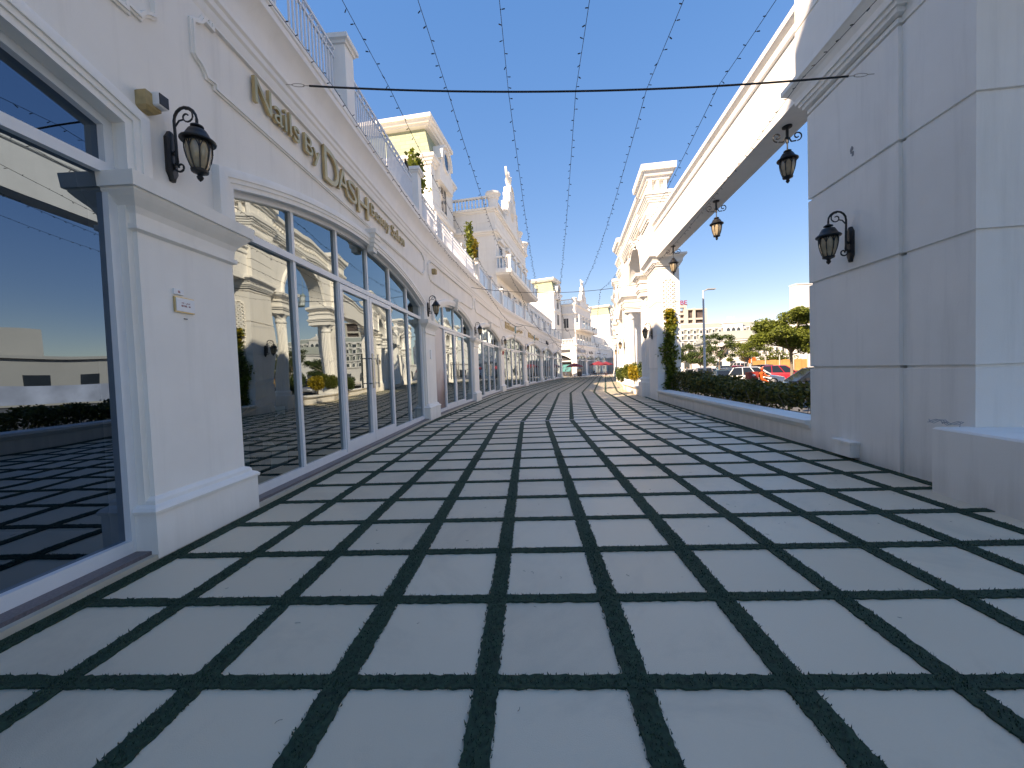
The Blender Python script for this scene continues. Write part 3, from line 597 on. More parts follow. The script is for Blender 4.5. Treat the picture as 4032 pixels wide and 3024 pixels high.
# ------------------------------------------------------------------ right side: porticoes and beams
PCAP = [(5.72, 0), (5.74, .05), (5.80, .055), (5.80, .085), (5.86, .09), (5.86, .12), (5.95, .13), (6.03, .17), (6.10, .24), (6.12, .27), (6.20, .27)]
GR = [1.37, 2.79, 4.2, 5.62]
def portico(name, label, fr, s0, L=11.0, depth=.97, cols=(-1, 1), co=2.75, ra=2.2, zi=6.0, jamb=False):
    rt_ = thing(name, label, 'portico', fr.P(s0 + L / 2, -depth / 2, 0))
    c = s0 + L / 2
    for a, b in ((s0, s0 + 1.75), (s0 + L - 1.75, s0 + L)):
        mb = MB(); mb.stack(fr, a, b, -depth, 0, grooves(0, 5.70, GR, .045, .035), back=True); mb.build('pier', stucco, rt_)
        mb = MB(); mb.stack(fr, a, b, -depth, 0, PCAP, back=True); mb.build('pier_capital', trim, rt_)
        F = .2; B = -.58
        mb = MB(); mb.stack(fr, a, b, B, F - .02, grooves(6.2, 8.5, [7.0], .04, .02), back=True)
        mb.stack(fr, a + .12, b - .12, B, F - .02, [(7.66, 0), (7.68, .05), (7.76, .06), (7.78, .10), (7.88, .12), (7.96, .17), (8.10, .18), (8.12, 0)], back=True); mb.build('upper_pier', stucco, rt_)
        mb = MB(); mb.stack(fr, a, b, B, F, [(8.42, -.02), (8.46, .05), (8.53, .05), (8.55, .09), (8.62, .09), (8.64, .13), (8.71, .13), (8.73, .18), (8.86, .19), (8.88, -.1)], back=True)
        mb.stack(fr, a + .1, b - .1, B + .1, F - .12, [(8.86, 0), (9.36, 0)], back=True)
        for i in range(4):
            q = a + .02 + (b - a - .04) * i / 3; mb.fbox(fr, q - .07, q + .07, F - .14, F, 8.87, 9.35)
        for i in range(3): q = B + .09 + (F - B - .16) * i / 2; mb.fbox(fr, a - .02, b + .02, q - .06, q + .06, 8.88, 9.35)
        mb.stack(fr, a, b, B, F, [(9.34, -.04), (9.36, .06), (9.48, .08), (9.50, .16), (9.66, .22), (9.68, .30), (9.93, .32), (9.94, 0)], back=True); mb.build('attic_block', trim, rt_)
    ja, jb = s0 + 1.75, s0 + L - 1.75
    for a, b in ((ja, c - 1.89), (c + 1.89, jb)) if jamb else ():
        mb = MB(); mb.stack(fr, a, b, -depth + .04, -.045, grooves(0, 6.0, GR, .04, .025)); mb.build('jamb_wall', stucco, rt_)
    mb = MB()
    n = 40; f = arch_fn(c - ra, c + ra, zi, zi + ra - .001)
    for a, b in ((ja, c - ra), (c + ra, jb)): mb.fbox(fr, a, b, -depth + .04, -.045, zi, 8.5)
    ss = [c - ra * math.cos(math.pi * i / n) for i in range(n + 1)]
    mb.rings([[fr.P(s, -.045, f(s)), fr.P(s, -.045, 8.5), fr.P(s, -depth + .04, 8.5), fr.P(s, -depth + .04, f(s))] for s in ss]); mb.build('arch_wall', stucco, rt_)
    mb = MB()
    ap = [(c - ra * math.cos(math.pi * i / 28), zi + ra * math.sin(math.pi * i / 28)) for i in range(29)]
    mb.path(fr, ap, [(-.01, -.06), (-.01, .0), (.09, .0), (.09, .03), (.18, .03), (.18, .07), (.27, .07), (.30, -.06)]); mb.build('arch_trim', trim, rt_, 35)
    mb = MB()
    for i in range(4): mb.fbox(fr, c - .16 - .03 * i, c + .16 + .03 * i, -.08, .06 + .05 * i, zi + ra - .16 + .13 * i, zi + ra - .03 + .13 * i)
    mb.build('keystone', trim, rt_)
    for sg in (-1, 1):
        x = c + sg * co; q = fr.P(x, -.12 if not jamb else -.3, 0)
        mb = MB(); mb.stack(fr, x - .5, x + .52, -.7, .28, [(0, 0), (.70, 0), (.72, -.02)], back=True); mb.build('plinth', stucco, rt_)
        if sg not in cols: continue
        mb = MB(); mb.lathe(q, [(.37, .72), (.37, .80), (.39, .84), (.39, .90), (.34, .94), (.33, .97)], 32); mb.lathe(q, [(.30, .96), (.302, 1.4), (.295, 2.6), (.265, 4.5)], 120, .13); mb.lathe(q, [(.265, 4.48), (.29, 4.52), (.29, 4.58), (.265, 4.62), (.265, 4.74), (.34, 4.86), (.37, 4.89), (.37, 4.93)], 32); mb.build('column', trim, rt_, 40)
        mb = MB(); mb.stack(fr, x - .4, x + .4, -depth + .02, .24, [(4.92, 0), (5.12, 0), (5.14, .05), (5.2, .05), (5.22, .09), (5.29, .10), (5.30, .02), (5.52, .02), (5.54, .07), (5.60, .08), (5.62, .0), (5.68, .02), (5.74, .06), (5.78, .12), (5.85, .18), (5.88, .21), (6.01, .22)], back=True); mb.build('entablature', trim, rt_)
    mb = MB(); ov = [(-.6, 8.40), (.0, 8.40), (.1, 8.42), (.1, 8.5), (.15, 8.52), (.15, 8.6), (.20, 8.62), (.20, 8.70), (.24, 8.73), (.24, 8.84), (-.6, 8.84)]
    mb.sweep(fr, ov, ja, jb); mb.sweep(fr, [(-.55, 8.83), (.06, 8.83), (.06, 9.25), (.12, 9.27), (.19, 9.32), (.21, 9.42), (.33, 9.52), (.35, 9.7), (-.55, 9.7)], ja, jb)
    k = ja + .1
    while k < jb: mb.fbox(fr, k, k + .12, .04, .17, 9.1, 9.24); k += .28
    mb.build('upper_cornice', trim, rt_)
    mb = MB()
    for sg in (-1, 1): mb.poly(fr, [(c + sg * (1.5 + .32 * math.cos(k * .5)), 7.95 + .3 * math.sin(k * .5)) for k in range(12)], -.06, .03); mb.tube([fr.P(c + sg * (1.5 + (.1 + .03 * t) * math.cos(t * .8)), .03, 7.95 + (.1 + .03 * t) * math.sin(t * .8)) for t in range(10)], .04, 6)
    mb.build('relief_ornament', trim, rt_, 40)
    return rt_
def beam(root, fr, sa, sb, d0=-.57):
    mb = MB(); mb.sweep(fr, [(d0, 6.06), (0, 6.06), (0, 7.19), (.03, 7.19), (.05, 7.22), (.05, 7.30), (.015, 7.32), (.03, 7.40), (.09, 7.45), (.11, 7.47), (.11, 7.58), (d0, 7.58)], sa, sb); return mb.build('connecting_beam', trim, root)
def low_wall(fr, sa, sb, label, d=0):
    t = thing('planter_wall', label, 'wall', fr.P((sa + sb) / 2, -.2, 0))
    mb = MB(); mb.fbox(fr, sa, sb, d - .38, d - .02, -.6, .34); mb.build('wall_body', stucco, t)
    mb = MB(); mb.sweep(fr, [(d - .45, .30), (d, .30), (d + .02, .32), (d + .04, .37), (d + .09, .385), (d + .10, .40), (d + .10, .46), (d - .45, .46)], sa, sb); mb.build('coping', trim, t); return t
sA0, sA1 = sW(16.75), 11.0
WP = Lin(6.292, 16.75, .155, 1, -1)
PN = portico('near_portico', 'grooved white portico pier filling the right edge, all in shade', WF, sW(6.7) - 9, L=9.0, cols=(), co=1.47, ra=1.12, zi=5.9, jamb=True)
PA = portico('arched_portico', 'sunlit white portico with fluted columns, arch and carved lattice panel', WP, 0)
beam(PA, WF, sW(6.7), sA0)
E2 = WP.P(sA1, 0, 0); W2 = Lin(E2[0], E2[1], .25, 1, -1)
PC = portico('far_portico', 'distant white portico seen in a sliver left of the fluted column', W2, 10.2)
beam(PC, W2, 0, 10.2); PD = portico('farther_portico', 'last white portico along the walk, only its edge showing', W2, 29.5); beam(PD, W2, 19.2, 29.5)
low_wall(WF, sW(6.7), sA0, 'low white planter wall with moulded coping under the hedge')
cA = 5.5
low_wall(WP, 3.3, 9.2, 'short white planter wall between the column plinths under yellow shrubs', .3)
mb = MB(); mb.fbox(WP, 3.3, 9.2, -.9, -.08, -.6, .4); tag(mb.build('planter_soil', soil), kind='structure')
low_wall(W2, 0, 10.2, 'low white planter wall behind the sunlit shrubs, farther down the walk')
low_wall(W2, 19.2, 29.5, 'last low white planter wall before the far plaza')
sc_ = random.Random(4); mb = MB()
for k in range(7): y_, z_ = 5.71 + sc_.gauss(0, .03), 4.51 + sc_.gauss(0, .03); r_k = sc_.uniform(.008, .03); mb.poly(WF, [(sW(y_) + r_k * math.cos(a) * sc_.uniform(.6, 1.2), z_ + 1.4 * r_k * math.sin(a)) for a in (0, .8, 1.6, 2.4, 3.2, 4, 4.8, 5.6)], -.01, .002 + .0006 * k)
mb.build('wall_scuff', mat('scuff', (.24, .25, .26), .9), PN)
# carved lattice on the south face of the pier
lat = Lin(*WP.P(0, 0, 0)[:2], -WP.n[0], -WP.n[1], 1); lat.n = (-WP.u[0], -WP.u[1])
mb = MB(); cw = .085
for i in range(5):
    for j in range(42):
        if (i + j) % 2: continue
        x, z = .34 + i * cw, 1.6 + j * cw
        for a0 in (20, 200):
            mb.path(lat, [(x + .078 * math.cos(R(a0 + 140 * t / 6)), z + .078 * math.sin(R(a0 + 140 * t / 6))) for t in range(7)], [(-.014, -.005), (-.014, .055), (.016, .055), (.016, -.005)])
mb.build('carved_lattice', trim, PA)
# junction box, cable tangle
mb = MB(); mb.stack(WF, sW(5.62), sW(6.0), -.02, .12, [(.05, 0), (.24, 0), (.245, .015), (.275, .015), (.28, 0)]); tag(mb.build('junction_box', stucco), 'small white junction box at the foot of the shaded pier', 'box')
mb = MB(); q = WF.P(sW(4.2), .12, .72)
for k in range(3): mb.tube([(q[0] + .05 * math.sin(t * .9 + k), q[1] + .025 * t - .1, q[2] + .012 + .05 * abs(math.sin(t * .8 + k))) for t in range(12)], .004, 5)
tag(mb.build('loose_cable', mat('grey_cable', (.35, .36, .37), .6)), 'loose grey cable curled on top of the shaded plinth', 'cable')

# ------------------------------------------------------------------ lanterns
def lantern_body(root, x, z, k=1.0):
    mb = MB(); mb.lathe((x, 0, z), [(.012, .26 * k), (.03, .25 * k), (.055, .235 * k), (.055, .225 * k), (.02, .215 * k), (.045, .205 * k), (.075, .195 * k), (.095, .16 * k), (.11, .13 * k), (.145, .105 * k), (.15, .095 * k), (.145, .085 * k), (.10, .085 * k), (.10, .07 * k)], 20); mb.build('lantern_cap', black, root, 50)
    gp = [(.103, .085), (.112, .04), (.108, -.02), (.095, -.08), (.075, -.14), (.055, -.175)]
    mb = MB(); mb.lathe((x, 0, z), [(r - .006, h * k) for r, h in gp], 20); mb.build('lantern_glass', amber, root, 60)
    mb = MB()
    for i in range(8):
        a = 2 * math.pi * i / 8; mb.tube([(x + r * math.cos(a), r * math.sin(a), z + h * k) for r, h in gp], .006, 5)
        for sg in (-1, 1):
            mb.tube([(x + .112 * math.cos(a + sg * math.pi / 8 * t), .112 * math.sin(a + sg * math.pi / 8 * t), z + (.0 + .078 * math.sin(t * math.pi / 2)) * k) for t in (0, .25, .5, .75, 1)], .005, 5)
    mb.lathe((x, 0, z), [(.05, -.165 * k), (.075, -.17 * k), (.07, -.19 * k), (.03, -.205 * k), (.02, -.22 * k), (.03, -.235 * k), (.022, -.255 * k), (.003, -.275 * k)], 14); mb.build('lantern_cage', black, root, 50)
def scroll(cx, cz, r0, a0, turns, n=16, sx=1):
    return [(cx + sx * r0 * (1 - .75 * i / n) * math.cos(a0 + turns * 2 * math.pi * i / n), 0, cz + r0 * (1 - .75 * i / n) * math.sin(a0 + turns * 2 * math.pi * i / n)) for i in range(n + 1)]
wl = thing('wall_lantern', 'x', 'wall lamp', group='black wall lanterns on the pillars')
mb = MB()
pl_ = [(-.055, -.2), (-.03, -.25), (-.02, -.285), (.02, -.285), (.03, -.25), (.055, -.2), (.055, .13), (.03, .17), (.015, .20), (-.015, .20), (-.03, .17), (-.055, .13)]
mb.rings([[(.0, y, z) for y, z in pl_], [(.03, y, z) for y, z in pl_], [(.045, y * .6, z * .9) for y, z in pl_]]); mb.build('back_plate', black, wl)
mb = MB(); mb.tube([(.04, 0, -.02), (.075, 0, 0)] , .018, 8); arm = [(.075, 0, -.1), (.075, 0, .08), (.07, 0, .25)] + [(.185 - .115 * math.cos(t * math.pi / 8), 0, .30 + .125 * math.sin(t * math.pi / 8)) for t in range(9)] + [(.30, 0, .24)]
mb.tube(arm, .013, 8); mb.tube(scroll(.20, .335, .075, R(100), -1.15), .008, 6); mb.tube([(.08, 0, .25), (.12, 0, .30), (.17, 0, .31)], .008, 6)
mb.tube(scroll(.105, -.145, .06, R(120), 1.2), .010, 6); mb.tube([(.075, 0, -.02), (.082, 0, -.09), (.07, 0, -.13)], .012, 6); mb.lathe((.30, 0, .215), [(.014, .04), (.03, .02), (.012, 0)], 10); mb.build('bracket_arm', black, wl, 50)
lantern_body(wl, .30, -.01, 1.05)
def put(proto, first, loc, rz, label, group=None, sc=1):
    o = proto if first else copy_tree(proto); o.location = loc; o.rotation_euler = (0, 0, rz); o.scale = (sc,) * 3; o['label'] = label
    if group: o['group'] = group
    return o
def facing(fr, s):      # z rotation that turns local +x to the frame's outward normal
    a, b = Vector(fr.P(s, 0, 0)), Vector(fr.P(s, 1, 0)); return math.atan2(b.y - a.y, b.x - a.x)
ords = ['nearest', 'second', 'third', 'fourth', 'fifth', 'sixth', 'seventh', 'eighth']
LL = [(3.74, 'big black scroll lantern by the beige camera, above the nearest pillar'), (12.95, 'black wall lantern above the pillar between the beauty salon and the poster window'),
      (20.2, 'third black wall lantern along the left terrace, just after the poster window'), (28.8, 'fourth black wall lantern, just before the first gold sign panel'), (37.5, 'fifth black wall lantern, between the two gold sign panels'),
      (47.5, 'sixth black wall lantern, under the small dark sign of the left terrace'), (56.6, 'seventh black wall lantern, last arch but one of the left terrace')]
for i, (s, lb) in enumerate(LL): put(wl, i == 0, LF.P(s, -.12, 3.68), facing(LF, s), lb, sc=.96)
RL = [(WF, sW(5.74), 3.21, 'black scroll lantern on the large shaded pier at the right'), (WP, .9, 3.0, 'black lantern on the shaded side of the lattice pier'),
      (WP, sA1 - .9, 3.0, 'sunlit wall lantern with pale amber glass beyond the fluted column'), (W2, 11.1, 3.0, 'small dark lantern farther down the right side, against the far shops')]
for fr, s, z, lb in RL: put(wl, False, fr.P(s, 0.0, z), facing(fr, s), lb, sc=1.05)
for i in range(1, 6): put(wl, False, f2.P(.4 + 8.2 * (i - 1), -.12, 3.65), facing(f2, 0), 'tiny dark lantern on the far corner terrace, %s from its corner' % ords[i - 1].replace('nearest', 'first'), 'lanterns on the far corner terrace', sc=1.05)
hl = thing('hanging_lantern', 'x', 'hanging lamp', group='lanterns hanging under the beam')
mb = MB(); mb.lathe((0, 0, 0), [(.07, 0), (.07, -.02), (.03, -.03)], 14); mb.tube([(0, 0, -.02), (0, 0, -.26)], .022, 8); mb.tube([(0, 0, -.25), (0, 0, -.40)], .010, 8)
for sg in (-1, 1):
    mb.tube([(sg * .02, 0, -.17), (sg * .06, 0, -.24), (sg * .13, 0, -.235)], .011, 6); mb.tube(scroll(sg * .15, -.16, .075, R(-90), 1.15, sx=sg), .010, 6)
mb.build('ceiling_stem', black, hl, 50); lantern_body(hl, 0, -.62, 1.0)
for i, (y, lb) in enumerate(((7.75, 'largest hanging lantern, under the near end of the white beam'), (11.1, 'middle hanging lantern under the white beam'), (15.1, 'smallest hanging lantern, beside the lattice pier capital'))):
    put(hl, i == 0, WF.P(sW(y), -.27, 6.06), facing(WF, 0) + math.pi / 2 * .0, lb, sc=1.22)
bl = thing('arch_lantern', 'pale cage lantern hanging inside the portico arch', 'hanging lamp', WP.P(cA, -.4, 7.0))
q = WP.P(cA, -.4, 0); mb = MB(); mb.tube([(q[0], q[1], 8.2), (q[0], q[1], 6.45)], .012, 6); mb.lathe((q[0], q[1], 0), [(.02, 6.5), (.12, 6.42), (.16, 6.36), (.17, 6.32)], 12); mb.lathe((q[0], q[1], 0), [(.17, 5.80), (.19, 5.77), (.15, 5.72)], 12)
for k in range(8): mb.tube([(q[0] + .16 * math.cos(k * math.pi / 4), q[1] + .16 * math.sin(k * math.pi / 4), z) for z in (6.35, 5.78)], .008, 5)
mb.build('lantern_frame', mat('verdigris', (.22, .27, .25), .5), bl); mb = MB(); mb.lathe((q[0], q[1], 0), [(.145, 6.34), (.145, 5.8)], 14); mb.build('lantern_pane', frost, bl, 60)

# ------------------------------------------------------------------ cables and fairy lights
def cable_pts(a, b, sag, n=24):
    a, b = Vector(a), Vector(b); return [a.lerp(b, i / n) + Vector((0, 0, -sag * 4 * (i / n) * (1 - i / n))) for i in range(n + 1)]
CB = [((-3.6, -8, 5.7), (3.8, -8.4, 5.5), .2), ((-3.02, 5.6, 5.64), (4.98, 5.31, 5.28), .16), ((-1.8, 19.0, 5.62), (6.5, 18.6, 5.45), .35), ((.35, 33.8, 5.65), (10.0, 36.3, 5.45), .55), ((5.2, 52, 5.6), (14.6, 55, 5.45), .9), ((8.4, 66, 5.5), (18.5, 70, 5.3), 1.0)]
CL = [None, 'thick dark cable across the sky nearest the camera', 'second dark cable, from the poster window to the lattice pier', 'third dark cable crossing in front of the left balcony end', 'fourth dark cable sagging before the far corner shop', 'fifth and farthest dark cable above the red parasols']
curves = []
for i, (a, b, sg) in enumerate(CB):
    P = cable_pts(a, b, sg); curves.append(P)
    if i == 0:
        mb = MB(); mb.tube(P, .010, 6); tag(mb.build('support_cable', wire_m), 'dark support cable overhead behind the viewer, out of sight', 'cable', 'support cables across the walk'); continue
    t = thing('support_cable', CL[i], 'cable', P[12], 'support cables across the walk')
    mb = MB(); mb.tube(P[1:-1] if i == 1 else P, .0125 if i == 1 else .012, 6); mb.build('cable_line', wire_m, t)
    if i == 1:
        for e, f in ((P[0], P[1]), (P[-1], P[-2])):
            d = (f - e); mb = MB(); n_ = Vector((0, 0, 1)); mb.tube([e, e + d * .25], .006, 6)
            mb.tube([e + d * (.25 + .28 * (1 - math.cos(k * math.pi / 6)) ) + n_ * .022 * math.sin(k * math.pi / 6) for k in range(13)], .005, 6); mb.tube([e + d * .75, f], .006, 6); mb.build('turnbuckle', steel, t)
def cpt(P, f): k = min(int(f * 24), 23); return P[k].lerp(P[k + 1], f * 24 - k)
FR = [.085, .185, .285, .39, .505, .625, .745, .88]
SL = ['nearest the left railing', 'second from the left', 'third from the left', 'left of the middle', 'right of the middle', 'third from the right', 'second from the right', 'nearest the white beam']
bulb = None
bm_ = MB(); bm_.tube([(0, 0, 0), (0, .004, -.012)], .004, 5); bm_.rings([[(.006 * math.cos(a), .012 + .006 * math.sin(a) * .5 + t * .03, -.012 - t * .012 + .006 * math.sin(a)) for a in (0, 1.57, 3.14, 4.71)] for t in (0, .5, 1)])
for sp in range(len(curves) - 1):
    for k, f in enumerate(FR):
        a, b = cpt(curves[sp], f), cpt(curves[sp + 1], f); L = (b - a).length; n = int(L / (.20 if sp < 2 else .3))
        zone = ('above the nearest cable', 'between first and second cables', 'between second and third cables', 'between third and fourth cables', 'over the red parasols')[sp]
        if sp >= 2 and k % 2: continue
        t = thing('string_light', 'bulb string %s, line %s' % (zone, SL[k]), 'string lights', (a + b) / 2, 'fairy light strings over the walk')
        sg = (.22, .45, .7, .9, .9)[sp]
        P = cable_pts(a, b, sg, 40); mb = MB(); mb.tube(P, (.0034, .004, .005, .006, .007)[sp], 5); mb.build('light_wire', wire_m, t)
        if sp < 2:
            for q in range(min(n, 95)):
                u = (q + .5) / min(n, 95) ; p = P[int(u * 40)].lerp(P[min(int(u * 40) + 1, 40)], u * 40 - int(u * 40))
                if sp == 0 and p.y < 2.2: continue
                if bulb is None: bulb = bm_.build('bulb', wire_m); bulb.parent = t; o = bulb
                else: o = bulb.copy(); C.objects.link(o); o.parent = t
                o.location = p - t.location; o.rotation_euler = (rnd.uniform(-.5, .5), rnd.uniform(-.5, .5), rnd.choice((0, 3.14)) + rnd.uniform(-.6, .6) + 1.57); o.scale = (1.0,) * 3
        else:
            mb = MB()
            for q in range(n):
                p = P[int(q / n * 40)].lerp(P[min(int(q / n * 40) + 1, 40)], q / n * 40 - int(q / n * 40)); d = rnd.choice((-1, 1)) * .035; mb.box(p.x + min(d, 0), p.x + max(d, 0), p.y - .008, p.y + .008, p.z - .035, p.z)
            o = mb.build('bulbs', wire_m, t); o['kind'] = 'stuff'

# ------------------------------------------------------------------ signs, plaques, small wall fittings
def sign(name, label, items, fr, z, mat_, d0=-.10, d1=-.03, cat='sign'):
    t = thing(name, label, cat, fr.P((items[0][1] + items[-1][2]) / 2, 0, z))
    for body, s0, s1, z0, z1, *mm in items:
        mb = MB(); lettering(mb, fr, body, s0, s1, z0, z1, d0, d1); mb.build('lettering', mm[0] if mm else mat_, t)
    return t
sign('salon_sign', 'large gold letters reading Nails By DASH Beauty Salon', [('Nails', 4.92, 5.86, 4.95, 5.27), ('By', 5.99, 6.42, 4.86, 5.22), ('D', 6.55, 7.04, 4.80, 5.37), ('A', 7.00, 7.42, 4.86, 5.28), ('S', 7.40, 7.75, 4.84, 5.24), ('H', 7.80, 8.32, 4.78, 5.24), ('Beauty', 8.46, 9.56, 4.90, 5.22), ('Salon', 9.72, 10.68, 4.98, 5.24)], LF, 5.0, gold, -.10, -.055)
teal = mat('teal_sign', (.12, .34, .36), .5); dsg = mat('dark_sign', (.03, .03, .035), .5)
for a, lb in ((30.2, 'gold lettered shop sign with teal bracket, on the fourth arch, Latin and Arabic'), (39.2, 'gold lettered shop sign with teal bracket, on the fifth arch, smaller repeat')):
    sign('gold_shop_sign', lb, [('k\u00f6\u00f6kumcs', a, a + 2.9, 4.83, 5.35), ('(', a + 3.25, a + 3.5, 4.74, 5.36, teal), ('\ufee2\u200c\ufe97\u200c\ufeb0\u200c\ufedb', a + 3.9, a + 6.2, 4.8, 5.24)], LF, 5.0, gold)
sign('small_dark_sign', 'small dark script sign on the sixth arch of the left terrace', [('Mjet', 50.8, 52.6, 4.72, 5.3)], LF, 5.0, dsg)
def board(name, label, fr, s0, s1, z0, z1, m, items, lm, d=.02):
    t = thing(name, label, 'sign', fr.P((s0 + s1) / 2, d, (z0 + z1) / 2)); mb = MB(); mb.fbox(fr, s0, s1, d - .12, d, z0, z1); mb.build('sign_board', m, t)
    mb = MB()
    for body, a, b, c, e in items: lettering(mb, fr, body, a, b, c, e, d - .01, d + .03)
    mb.build('lettering', lm, t)
greyb = mat('grey_board', (.34, .34, .33), .6)
sR = Lin(*sf.P(9.5, 0, 0)[:2], -sf.u[0], -sf.u[1], 1); sR.n = sf.n
board('dark_corner_sign', 'wide dark signboard with a white crest over the dark corner shop', sR, .6, 8.3, 4.75, 5.35, mat('charcoal_board', (.05, .05, .055), .6), [('\u25cf', 4.0, 5.0, 4.85, 5.25)], white)
board('grey_shop_sign', 'grey signboard with pale blue lettering on the far corner terrace', f2, 1.3, 7.4, 4.68, 5.38, greyb, [('KOKEL PARIS', 3.2, 6.2, 4.85, 5.22)], mat('pale_blue', (.6, .68, .8), .5))
sign('black_letter_sign', 'black lettering go la on the second arch of the far terrace', [('Go', 11.0, 12.2, 4.72, 5.2), ('La', 13.0, 14.6, 4.72, 5.3)], f2, 5, dsg, -.1, .0)
board('white_shop_sign', 'white signboard with a bold black name on the far terrace', f2, 17.6, 24.2, 4.68, 5.38, white, [('Brownism', 18.6, 23.4, 4.85, 5.2)], dsg)
board('double_shop_sign', 'pair of small pale signboards farthest along the far terrace', f2, 26, 32, 4.68, 5.38, white, [('noor  cafe', 26.6, 31.4, 4.85, 5.15)], mat('sand_letters', (.35, .27, .15), .5))
t = thing('unit_plaque', 'white address plaque in gilt frame with small red text on the nearest pillar', 'plaque', LF.P(3.74, -.06, 2.25))
mb = MB(); mb.fbox(LF, 3.635, 3.845, -.085, -.062, 2.17, 2.315); mb.build('plaque_frame', gold, t); mb = MB(); mb.fbox(LF, 3.645, 3.84, -.08, -.055, 2.18, 2.305); mb.build('plaque_face', white, t)
mb = MB(); redt = mat('red_text', (.38, .06, .06), .6); lettering(mb, LF, '16 - \u0645\u0627\u0644', 3.70, 3.785, 2.25, 2.267, -.056, -.053); lettering(mb, LF, 'RETAIL - 16', 3.695, 3.79, 2.225, 2.241, -.056, -.053); mb.build('plaque_text', redt, t)
t = thing('small_plaque', 'small white strip plaque just above the address plaque', 'plaque', LF.P(3.68, -.06, 2.36)); mb = MB(); mb.fbox(LF, 3.635, 3.735, -.085, -.062, 2.335, 2.385); mb.build('plaque_face', white, t); mb = MB(); lettering(mb, LF, '16', 3.675, 3.695, 2.35, 2.372, -.0625, -.059); mb.build('plaque_text', redt, t)
mb = MB(); mb.fbox(LF, 3.735, 3.765, -.085, -.066, 2.112, 2.118); tag(mb.build('wall_slot', black), 'short dark slot in the wall below the address plaque', 'fitting')
t = thing('security_camera', 'beige box camera with black lens face above the near lantern', 'camera', LF.P(3.5, -.1, 4.0))
cm = mat('tan_plastic', (.42, .30, .14), .6, noise=.15, nscale=20)
mb = MB(); mb.stack(LF, 3.44, 3.58, -.13, -.02, [(3.9, -.03), (3.93, 0), (4.05, 0), (4.07, -.02)]); mb.build('camera_body', cm, t)
mb = MB(); mb.stack(LF, 3.50, 3.60, -.04, .035, [(3.955, -.01), (3.965, 0), (4.065, 0), (4.075, -.01)]); mb.build('camera_head', white, t)
mb = MB(); mb.stack(LF, 3.507, 3.593, .03, .042, [(3.968, 0), (4.062, 0)]); mb.build('lens_face', black, t)
mb = MB(); mb.stack(LF, 13.6, 13.78, -.13, .02, [(4.98, -.02), (5.0, 0), (5.14, 0), (5.16, -.02)]); tag(mb.build('sensor_box', cm), 'small beige sensor box inside the wall panel above the poster window', 'box')
mb = MB(); mb.fbox(LF, 3.30, 3.325, -.30, -.26, 2.2, 2.32); tag(mb.build('door_sensor', black), 'slim black sensor on the nearest white window jamb', 'fitting')
mb = MB(); mb.fbox(LF, 12.85, 13.0, -.09, -.05, 2.0, 2.3); tag(mb.build('meter_plaque', white), 'small white plaque on the second pillar', 'plaque')
mb = MB(); mb.fbox(LF, 28.7, 28.95, -.09, .02, 2.75, 3.0); tag(mb.build('fire_alarm_box', mat('alarm_red', (.35, .03, .03), .5)), 'small red alarm box on the fourth pillar', 'box')
bs = mat('rust_stain', (.27, .26, .23), .9)
# pigeon on the rail
pg = MB(); q = Vector(LF.P(11.3, -.12, 7.45)); d = Vector((.1, .99, 0))
pts = [q + Vector((0, 0, .19)) - d * .07, q + Vector((0, 0, .20)) - d * .045, q + Vector((0, 0, .17)) - d * .03, q + Vector((0, 0, .10)), q + Vector((0, 0, .06)) + d * .08, q + Vector((0, 0, .0)) + d * .16, q + Vector((0, 0, -.05)) + d * .24]
pg.tube(pts, [.006, .024, .022, .05, .048, .025, .010], 8); pg.tube([q + Vector((.01, 0, .06)), q], .005, 5); pg.tube([q + Vector((-.01, 0, .06)), q], .005, 5); tag(pg.build('pigeon', black, None, 60), 'dark pigeon perched on the white terrace railing', 'bird')
mb = MB(); mb.box(-.92, -.86, 2.72, 2.73, .001, .006); tag(mb.build('litter_strip', white), 'thin white scrap of litter lying on a paving slab', 'litter')

# inside the salon
t = thing('reception_desk', 'pale reception desk behind the salon glass', 'desk', LF.P(6.2, -1.6, 0)); mb = MB(); mb.fbox(LF, 4.7, 5.7, -1.6, -1.0, .05, .55); mb.fbox(LF, 6.0, 6.6, -1.3, -1.0, .05, 1.05); mb.build('desk_body', mat('pale_desk', (.75, .85, .85), .4), t)
t = thing('potted_palm', 'large leafed plant behind the salon window', 'plant', LF.P(5.9, -1.0, 0)); mb = MB(); mb.lathe(LF.P(5.85, -.95, .04), [(.12, 0), (.16, .35), (.14, .35)], 12); mb.build('pot', grey, t); mb = MB(); lr = random.Random(5); q = LF.P(5.85, -.95, .9)
for k in range(26): mb.leaf((q[0] + lr.gauss(0, .14), q[1] + lr.gauss(0, .14), q[2] + lr.gauss(0, .22)), .34, lr)
mb.build('foliage', lf_tree2, t)

# ------------------------------------------------------------------ planting
hr = random.Random(21)
t = thing('hedge', 'long dark hedge behind the low planter wall', 'hedge', WF.P(sW(11.5), -.9, 0))
mb = MB(); k = sW(8.8)
while k < sA0 - .2:
    for _ in range(230):
        dd = -.5 - hr.random() * 1.15; top = .80 + .040 * (k - 8.8) + .06 * math.sin(k * 2.1) + .06 * math.sin(k * 5.3 + dd * 3)
        z = .42 + (top - .42) * (1 - hr.random() ** 2.0)
        mb.leaf(WF.P(k + hr.gauss(0, .12), dd, z + hr.gauss(0, .035)), .06, hr)
    k += .17
mb.build('foliage', lf_dark, t)
mb = MB(); k = sW(8.8)
while k < sA0 - .3:
    for _ in range(3):
        q = WF.P(k + hr.gauss(0, .1), -.55 - hr.random(), .1); mb.tube([q, (q[0] + hr.gauss(0, .06), q[1] + hr.gauss(0, .06), .5), (q[0] + hr.gauss(0, .15), q[1] + hr.gauss(0, .15), .8)], .008, 4)
    k += .3
mb.build('stems', bark, t)
